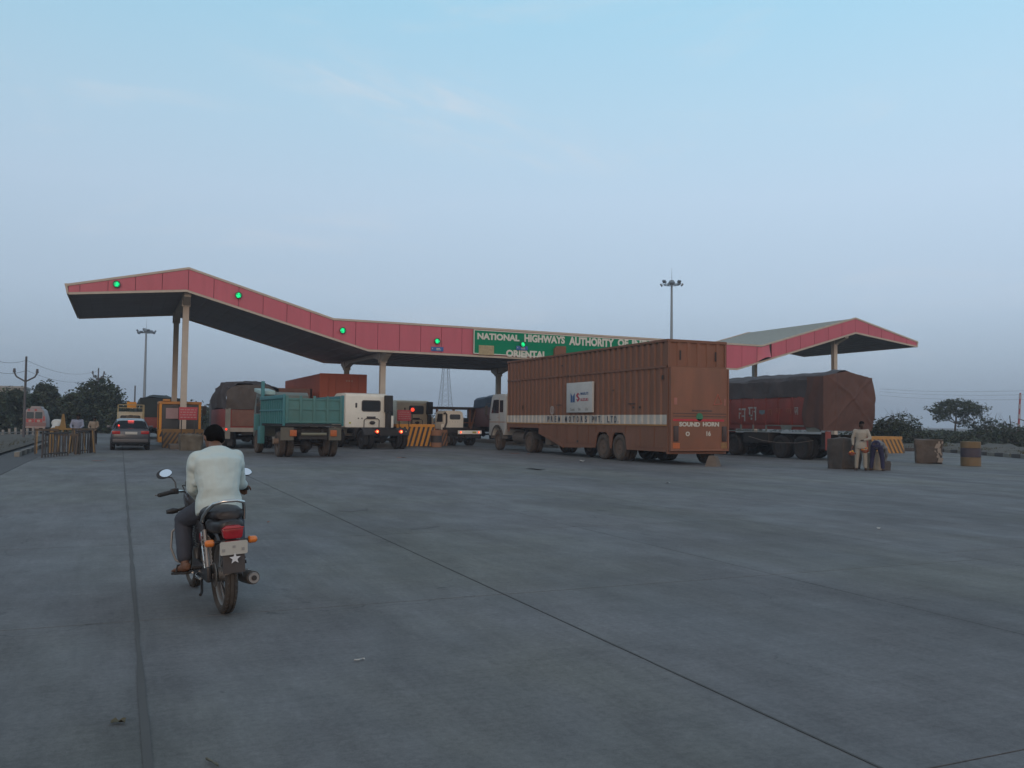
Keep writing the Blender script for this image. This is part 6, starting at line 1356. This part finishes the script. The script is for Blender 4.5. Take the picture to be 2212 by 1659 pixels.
def person(root, J, top_m, bot_m, fwd, long_sleeve=True, voxel=.012, hand_spec=None, shoe_m=None, skin=SKIN, scale=1.0, shirt_len=.0, disp=.012, barefoot=False, hairm=HAIR, extra=(), dsc=.10):
    f = Vector(fwd).normalized(); V = {k: Vector(v) for k, v in J.items() if k != 'cuff'}
    up = Vector((0, 0, 1)); k = scale
    side = (V['shR']-V['shL']).normalized(); spine = (V['neck']-V['pelvis']).normalized(); fr = spine.cross(side); fr = fr if fr.dot(f) > 0 else -fr
    def torso(q, g):
        P, N_ = V['pelvis'], V['neck']
        C = V.get('chest', P.lerp(N_, .68)); W_ = V.get('waist', P.lerp(N_, .33))
        q.loft([(P-spine*.10*k, side*(.10*k+g), fr*(.08*k+g)), (P-spine*.04*k, side*(.155*k+g), fr*(.115*k+g)), (P+spine*.04*k, side*(.160*k+g), fr*(.115*k+g)), (W_, side*(.140*k+g), fr*(.10*k+g)), (C-spine*.05*k, side*(.158*k+g), fr*(.112*k+g)), (C+spine*.06*k, side*(.172*k+g), fr*(.110*k+g)), (N_-spine*.075*k, side*(.165*k+g), fr*(.088*k+g)), (N_-spine*.03*k, side*(.10*k+g), fr*(.068*k+g)), (N_+spine*.0, side*(.058*k+g*.6), fr*(.058*k+g*.6))], 20)
    q = MB(); torso(q, 0)
    hd = V['head']; hu = (hd-V['neck']).normalized(); hf = V.get('look', f); hf = (hf-hu*hf.dot(hu)).normalized(); hs = hf.cross(hu)
    q.caps(V['neck']-hu*.03*k, hd-hu*.06*k, .056*k, .050*k)
    q.loft([(hd-hu*.125*k+hf*.035*k, hs*.028*k, hf*.028*k), (hd-hu*.105*k+hf*.028*k, hs*.046*k, hf*.056*k), (hd-hu*.06*k+hf*.014*k, hs*.062*k, hf*.078*k), (hd, hs*.073*k, hf*.093*k), (hd+hu*.05*k-hf*.004*k, hs*.073*k, hf*.092*k), (hd+hu*.09*k-hf*.008*k, hs*.056*k, hf*.070*k), (hd+hu*.108*k-hf*.01*k, hs*.025*k, hf*.032*k)], 20)
    q.caps(hd+hf*.088*k+hu*.0*k, hd+hf*.108*k-hu*.035*k, .009*k, .014*k, 8)          # nose
    q.caps(hd+hf*.080*k-hu*.070*k-hs*.018*k, hd+hf*.080*k-hu*.070*k+hs*.018*k, .010*k, .010*k, 8)    # lips
    q.caps(hd+hf*.082*k+hu*.022*k-hs*.04*k, hd+hf*.082*k+hu*.022*k+hs*.04*k, .010*k, .010*k, 8)      # brow
    for s in (-1, 1): q.caps(hd+hs*s*.076*k+hu*.018*k-hf*.005*k, hd+hs*s*.074*k-hu*.022*k, .015*k, .011*k, 8)   # ears
    sp = hand_spec or {}
    for s, c in ((-1, 'L'), (1, 'R')):
        sh, el, wr = V['sh'+c], V['el'+c], V['wr'+c]
        q.caps(sh, el, .050*k, .038*k); q.caps(el, wr, .037*k, .025*k); q.caps(V['neck']-spine*.06*k, sh, .05*k, .052*k)
        d, n_, cu = sp.get(c, ((wr-el), f, .45)); hand(q, wr, d, n_, cu, k, -s)
        hp, kn, an = V['hip'+c], V['kn'+c], V['an'+c]
        q.caps(hp, kn, .080*k, .055*k); q.caps(kn, an, .052*k, .034*k); q.ball(kn.lerp(an, .28)-f*.012*k, .05*k, .052*k, .085*k)
        td = Vector(J.get('toe'+c, tuple(f))).normalized()
        q.loft([(an-td*.055*k-up*.03*k, side*.026*k, up*.030*k), (an-td*.02*k-up*.032*k, side*.034*k, up*.042*k), (an+td*.06*k-up*.045*k, side*.040*k, up*.030*k), (an+td*.13*k-up*.055*k, side*.045*k, up*.020*k), (an+td*.175*k-up*.06*k, side*.034*k, up*.013*k)], 12)
        for i in range(5): b = an+td*.165*k-up*.06*k+side*(.030-.015*i)*k; q.caps(b, b+td*(.026-.003*abs(i))*k, .010*k, .009*k, 6)
    b = blob('body', q, skin, root, voxel, 4)
    # eyes
    for s in (-1, 1):
        c = hd+hf*.081*k+hs*s*.032*k+hu*.004*k; MB().ball(c, .011*k, .011*k, .008*k, 8, 6).build('eye', mat('eye_dark', (.03, .02, .02), .3), b)
    q = MB(); q.loft([(hd-hu*.095*k-hf*.058*k, hs*.045*k, hf*.030*k), (hd-hu*.05*k-hf*.038*k, hs*.070*k, hf*.066*k), (hd+hu*.02*k-hf*.022*k, hs*.080*k, hf*.085*k), (hd+hu*.06*k-hf*.006*k, hs*.082*k, hf*.098*k), (hd+hu*.10*k-hf*.008*k, hs*.066*k, hf*.080*k), (hd+hu*.124*k-hf*.01*k, hs*.030*k, hf*.036*k)], 20)
    blob('hair', q, hairm, root, voxel*.8, 2, .008*k, .02)
    q = MB(); torso(q, .020*k)
    P = V['pelvis']; q.loft([(P-spine*(.06+shirt_len)*k, side*.178*k, fr*.142*k), (P+spine*.0*k, side*.184*k, fr*.145*k), (P+spine*.10*k, side*.170*k, fr*.130*k)], 20)
    for c in 'LR':
        sh, el, wr = V['sh'+c], V['el'+c], V['wr'+c]
        q.caps(V['neck']-spine*.068*k, sh, .058*k, .062*k); q.caps(V['neck']-spine*.13*k, sh-spine*.05*k, .075*k, .070*k); q.caps(sh, el, .066*k, .058*k)
        if long_sleeve: e = el.lerp(wr, .93); q.caps(el, e, .056*k, .040*k)
    for e_ in extra: q.caps(*e_, 10)
    blob('shirt', q, top_m, root, voxel, 5, disp, dsc)
    nk = V['neck']; MB().tube([nk-spine*.012*k+side*math.cos(a)*.066*k+fr*(math.sin(a)*.064*k) for a in [i*math.pi/8 for i in range(16)]], .012*k, 8, closed=True).build('collar', top_m, root)
    q = MB(); q.loft([(P-spine*.10*k, side*.13*k, fr*.12*k), (P-spine*.03*k, side*.172*k, fr*.132*k), (P+spine*.07*k, side*.162*k, fr*.125*k)], 18)
    for c in 'LR':
        hp, kn, an = V['hip'+c], V['kn'+c], V['an'+c]
        q.caps(hp, kn, .098*k, .076*k); e = kn.lerp(an, J.get('cuff', .90)); q.caps(kn, e, .074*k, .060*k)
    blob('trousers', q, bot_m, root, voxel, 5, min(disp, .012), .10)
    sm = shoe_m or BLACK
    for c in 'LR':
        an = V['an'+c]; td = Vector(J.get('toe'+c, tuple(f))).normalized(); sd = td.cross(up).normalized()
        pts = [(-.075, .030), (-.04, .038), (.02, .034), (.09, .046), (.15, .046), (.195, .028), (.205, 0)]
        out = [an+td*a*k+sd*w_*k for a, w_ in pts]+[an+td*a*k-sd*w_*k for a, w_ in pts[::-1][1:]]
        n_ = len(out); q = MB(); q.add([p-up*.072*k for p in out]+[p-up*.090*k for p in out], [tuple(range(n_)), tuple(range(n_, 2*n_))]+[(i, (i+1) % n_, n_+(i+1) % n_, n_+i) for i in range(n_)])
        q.tube([an+td*.06*k+sd*.046*k-up*.07*k, an+td*.07*k+sd*.03*k-up*.015*k, an+td*.07*k-sd*.03*k-up*.015*k, an+td*.06*k-sd*.046*k-up*.07*k], .008*k, 6)
        q.build('sandal', sm, root)
    return root
SH = mat('pale_shirt', (.52, .60, .575), .85, var=.06, scale=3, bump=.8, bscale=7, stretch=(1, 1, .55)); TRG = mat('charcoal_trousers', (.045, .050, .066), .85, var=.15, bump=.5, bscale=9)
rd = thing('person', 'rider seen from behind in a pale long sleeved shirt, seated on the motorcycle', 'person', (.822, 7.25, 0), R(6.2), lean=R(-2))
Jr = dict(pelvis=(-.015, .30, .80), waist=(-.015, .29, .92), chest=(-.01, .35, 1.09), neck=(-.01, .43, 1.262), head=(.0, .53, 1.325), look=(-.05, 1, -.18),
          shL=(-.165, .40, 1.17), shR=(.142, .40, 1.172), elL=(-.182, .46, .95), elR=(.185, .50, .955), wrL=(-.10, .60, .83), wrR=(.26, .675, .925),
          hipL=(-.10, .36, .775), hipR=(.10, .36, .775), knL=(-.225, .66, .665), knR=(.22, .80, .71), anL=(-.245, .50, .335), anR=(.20, .55, .385), toeL=(-.25, .9, -.12), toeR=(.2, .95, -.1), cuff=.84)
person(rd, Jr, SH, TRG, (0, 1, 0), True, .0085, {'L': ((.25, .9, -.35), (0, -.1, -1), .45), 'R': ((.25, .85, -.3), (-.1, -.2, -1), .75)}, shirt_len=.0, disp=.028, dsc=.15, extra=[((-.15, .31, 1.05), (-.18, .38, .98), .02, .018), ((-.20, .44, 1.0), (-.21, .45, .93), .02, .018), ((.19, .44, 1.0), (.205, .47, .94), .02, .018)])
# standing man in off-white
OW = mat('off_white_kurta', (.34, .31, .26), .9, var=.12, scale=2.5, bump=.5, bscale=9, dust=.15, dcol=(.18, .15, .12)); OW2 = mat('off_white_trousers', (.31, .285, .24), .9, var=.12, bump=.5, bscale=9, dust=.2, dcol=(.16, .13, .10))
fm = Vector((-.72, -.69, 0))
p = G(1860, 1016)
sm_ = thing('person', 'thin man standing in off-white shirt and trousers beside the boulder, holding bags of fruit', 'person', (p.x, p.y, 0), 0)
sd = fm.cross(Vector((0, 0, 1))); sd = -sd if sd.x < 0 else sd       # screen right
def W3(a, b, z): v = sd*a+fm*b; return (v.x, v.y, z)
DSK = mat('dark_skin', (.055, .028, .020), .55)
def swapLR(J):
    K = {}
    for a, b in J.items(): K[a[:-1]+('L' if a[-1] == 'R' else 'R') if a[-1] in 'LR' and a != 'cuff' else a] = b
    return K
Jm = dict(pelvis=W3(0, 0, .86), neck=W3(.02, .0, 1.38), head=W3(.03, .03, 1.54), look=Vector(W3(.5, 1, -.05)), shL=W3(-.185, 0, 1.335), shR=W3(.205, 0, 1.335), elL=W3(-.26, .0, 1.08), elR=W3(.29, .05, 1.08), wrL=W3(-.25, .06, .86), wrR=W3(.10, .22, 1.02),
          hipL=W3(-.095, 0, .83), hipR=W3(.095, 0, .83), knL=W3(-.13, .02, .46), knR=W3(.13, .02, .46), anL=W3(-.15, 0, .085), anR=W3(.14, 0, .085), toeL=W3(-.2, 1, 0), toeR=W3(.2, 1, 0), cuff=.93)
person(sm_, Jm, OW, OW2, fm, True, .014, {'L': (W3(0, .1, -1), W3(.6, .6, 0), .55), 'R': (W3(-1, .3, 0), W3(0, .3, -1), .5)}, skin=DSK, disp=.012, shirt_len=.07)
FR = [mat('orange_fruit', (.62, .16, .02), .4), mat('yellow_fruit', (.55, .32, .04), .4), mat('red_fruit', (.55, .06, .02), .4)]
def netbag(label, u, v, X, n, rx_, rz_, seed):
    q = PY(u, v, X.y); dpt = X.y; s = thing('fruit_bag', label, 'bag', (q.x, dpt, q.z), group='net bags of fruit'); random.seed(seed)
    for i in range(n):
        a, b_ = random.uniform(-1, 1), random.uniform(-1, 1); c_ = random.uniform(-.6, .6)
        if a*a+b_*b_+c_*c_ > 1: continue
        MB().ball((a*rx_, c_*.08, b_*rz_), .035, n=10, m=7).build('fruit', FR[random.choice((0, 0, 1, 2))], s)
    MB().loft([((0, 0, -rz_-.03), (rx_*.5, 0, 0), (0, .05, 0)), ((0, 0, -rz_*.5), (rx_*1.05, 0, 0), (0, .10, 0)), ((0, 0, 0), (rx_*1.1, 0, 0), (0, .11, 0))], 12).build('net', mat('orange_net', (.22, .07, .04), .8), s)
    MB().tube([(-.02, 0, rz_*.6), (.0, 0, rz_+.12), (.03, 0, rz_+.17)], .008, 5).build('handle', mat('orange_net'), s)
    return s
netbag('orange and yellow fruit net hanging at the standing man\'s side by the boulder', 1840, 978, Vector((0, p.y-.05, 0)), 16, .14, .06, 1)
netbag('red orange fruit bag hanging between the two men', 1869, 972, Vector((0, p.y-.12, 0)), 16, .13, .08, 2)
# bending person in dark blue trousers
p2 = G(1886, 1017); pb = thing('person', 'person bending forward in dark blue trousers and a grey shirt beside the standing man', 'person', (p2.x+.22, p2.y+.02, 0), 0)
fm2 = Vector((.85, .5, 0)).normalized(); sd2 = fm2.cross(Vector((0, 0, 1)))
def W4(a, b, z): v = sd2*a+fm2*b; return (v.x, v.y, z)
Jb = dict(pelvis=W4(0, -.12, .88), waist=W4(0, .04, .92), chest=W4(0, .24, .86), neck=W4(0, .40, .76), head=W4(0, .50, .66), look=Vector(W4(0, .5, -1)), shL=W4(-.17, .36, .76), shR=W4(.17, .36, .76), elL=W4(-.20, .42, .52), elR=W4(.20, .42, .52), wrL=W4(-.14, .45, .30), wrR=W4(.14, .45, .30),
          hipL=W4(-.095, -.12, .84), hipR=W4(.095, -.12, .84), knL=W4(-.16, -.02, .46), knR=W4(.16, -.04, .46), anL=W4(-.19, -.08, .085), anR=W4(.19, -.08, .085), cuff=.93)
person(pb, Jb, mat('grey_check_shirt', (.15, .16, .17), .9, var=.5, scale=9), mat('navy_trousers', (.022, .022, .06), .9, var=.2, bump=.4), fm2, True, .014, {'L': (W4(0, .2, -1), W4(0, 1, 0), .4), 'R': (W4(0, .2, -1), W4(0, 1, 0), .4)}, skin=DSK)
sk_ = thing('sack', 'pale bulging sack on the ground beside the bending person', 'sack', (p2.x+.50, p2.y+.42, 0)); rough((-.24, .24, -.2, .2, -.02, .62), 8, .07, 22, mat('pale_sack', (.24, .21, .17), .9, var=.3, bump=.6, bscale=8), 'sack_body', sk_)
sk_ = thing('sack', 'dark bundle on the ground right of the bending person', 'sack', (p2.x+.75, p2.y+.25, 0)); rough((-.14, .14, -.14, .14, -.02, .30), 6, .06, 24, mat('dark_bundle', (.07, .06, .055), .9, var=.3, bump=.6), 'sack_body', sk_)
# people at the left roadside
p = G(165, 969); pl_ = thing('person', 'man in a pale lilac shirt and black trousers standing behind the barricades', 'person', (p.x, p.y, 0), 0)
fm3 = Vector((.1, -1, 0)).normalized(); sd3 = Vector((1, .1, 0)).normalized()
def W5(a, b, z): v = sd3*a+fm3*b; return (v.x, v.y, z)
Jl = dict(pelvis=W5(0, 0, .86), neck=W5(.02, .06, 1.36), head=W5(.04, .14, 1.50), look=Vector(W5(0, 1, -.6)), shL=W5(-.185, .02, 1.31), shR=W5(.205, .02, 1.31), elL=W5(-.27, .05, 1.06), elR=W5(.24, .1, 1.06), wrL=W5(-.22, .22, .92), wrR=W5(.12, .26, .96),
          hipL=W5(-.095, 0, .83), hipR=W5(.095, 0, .83), knL=W5(-.11, .04, .46), knR=W5(.13, .0, .46), anL=W5(-.12, 0, .085), anR=W5(.15, 0, .085), cuff=.93)
person(pl_, Jl, mat('lilac_shirt', (.24, .26, .34), .9, var=.1, bump=.3), mat('black_trousers', (.016, .016, .02), .9), fm3, True, .016, skin=DSK, shirt_len=.05)
p = G(119, 967); pw_ = thing('person', 'man in a white shirt stooping over the barricades near the van', 'person', (p.x, p.y+.6, 0), 0)
fm4 = Vector((.3, 1, 0)).normalized(); sd4 = Vector((1, -.3, 0)).normalized()
def W6(a, b, z): v = sd4*a+fm4*b; return (v.x, v.y, z)
Jw = dict(pelvis=W6(0, -.2, .90), waist=W6(0, -.08, 1.08), chest=W6(0, .08, 1.22), neck=W6(0, .24, 1.24), head=W6(0, .38, 1.16), look=Vector(W6(0, .5, -1)), shL=W6(-.18, .18, 1.24), shR=W6(.18, .18, 1.24), elL=W6(-.22, .24, .98), elR=W6(.22, .24, .98), wrL=W6(-.12, .42, .72), wrR=W6(.12, .42, .72),
          hipL=W6(-.09, -.2, .86), hipR=W6(.09, -.2, .86), knL=W6(-.11, -.08, .48), knR=W6(.11, -.12, .48), anL=W6(-.11, -.15, .085), anR=W6(.13, -.2, .085), cuff=.93)
person(pw_, Jw, mat('white_shirt', (.50, .52, .50), .9, var=.08, bump=.3), mat('brown_trousers', (.07, .05, .04), .9), fm4, True, .018, skin=DSK, extra=[(W6(-.08, .08, 1.18), W6(.08, .08, 1.18), .19, .19)])
p = PY(202, 930, 54); pf = thing('person', 'distant person in a beige shirt walking beyond the black railing', 'person', (p.x, 54, 0), 0)
Jf = {k: (Vector(v) if k != 'cuff' else v) for k, v in Jl.items()}
person(pf, Jf, mat('beige_shirt', (.28, .24, .20), .9, var=.1), mat('black_trousers'), fm3, True, .02, skin=DSK)
pf.scale = (.92, .92, .92)
# ------------------------------------------------------------------ litter and leaves
PAP = mat('paper', (.42, .42, .40), .8, var=.15); LFB = mat('dead_leaf', (.10, .085, .05), .9, var=.3); OLT = mat('orange_litter', (.30, .11, .06), .8)
def scrap(label, name, cat, u, v, w, l, mt, seed, h=.02):
    c = G(u, v); random.seed(seed); n = 5; vs = []
    for i in range(n):
        for j in range(n): vs.append(((i/(n-1)-.5)*w*random.uniform(.85, 1.1), (j/(n-1)-.5)*l*random.uniform(.85, 1.1), .006+random.uniform(0, h)))
    q = MB(); q.add(vs+[(x, y, z+.002) for x, y, z in vs], [(i*n+j, i*n+j+1, (i+1)*n+j+1, (i+1)*n+j) for i in range(n-1) for j in range(n-1)]+[(25+i*n+j, 25+(i+1)*n+j, 25+(i+1)*n+j+1, 25+i*n+j+1) for i in range(n-1) for j in range(n-1)])
    o = q.build(name, mt); o.location = (c.x, c.y, 0); o.rotation_euler = (0, 0, seed*1.3); return tag(o, label, cat, 'litter on the pavement')
scrap('white crumpled paper lying left of the carrier rear wheels', 'paper_scrap', 'litter', 1257, 993+5, .24, .16, PAP, 1, .08)
scrap('small pale paper scrap on the open pavement right of centre', 'paper_scrap', 'litter', 1443, 1044, .10, .08, PAP, 2, .03)
scrap('tiny white scrap far right on the pavement', 'paper_scrap', 'litter', 1898, 1143, .07, .05, PAP, 3, .02)
scrap('white scrap on the ground before the striped barrier', 'paper_scrap', 'litter', 1987, 985, .22, .15, PAP, 4, .1)
scrap('thin white strip of paper lying on the mid foreground slab', 'paper_scrap', 'litter', 776, 1428, .07, .012, PAP, 5, .01)
scrap('small orange red scrap right of the motorcycle', 'orange_scrap', 'litter', 580, 1130, .035, .03, OLT, 6)
scrap('broken orange litter on the ground in front of the carrier cab', 'orange_scrap', 'litter', 1112, 980, .5, .15, OLT, 7, .02)
scrap('orange litter below the carrier tractor wheels', 'orange_scrap', 'litter', 1142, 981, .45, .15, OLT, 8, .02)
scrap('orange litter on the ground behind the nearest white cab', 'orange_scrap', 'litter', 868, 989, .4, .15, OLT, 9, .02)
scrap('orange litter on the ground right of the left railing', 'orange_scrap', 'litter', 214, 996, .45, .15, OLT, 10, .02)
scrap('dark flattened rag on the pavement below the carrier', 'rag', 'litter', 1156, 1014, .9, .25, STAIN, 11, .03)
scrap('curled dead leaf near the lower left joint', 'dead_leaf', 'leaf', 255, 1564, .07, .04, LFB, 12, .02)
scrap('pale stalk lying at the bottom of the view', 'stalk', 'litter', 458, 1652, .12, .012, mat('pale_leaf', (.14, .14, .11), .9), 16, .012)
# ------------------------------------------------------------------ air
hz = bpy.data.materials.new('haze'); hz.use_nodes = True; n_ = hz.node_tree.nodes; n_.clear()
ov = n_.new('ShaderNodeOutputMaterial'); pv = n_.new('ShaderNodeVolumePrincipled'); pv.inputs['Density'].default_value = .0009; pv.inputs['Color'].default_value = (.80, .88, 1, 1)
hz.node_tree.links.new(pv.outputs[0], ov.inputs['Volume'])
hb = MB().box(-1210, 1210, -215, 1310, -1.6, 42).build('haze', hz, None, smooth=False); tag(hb, kind='stuff')
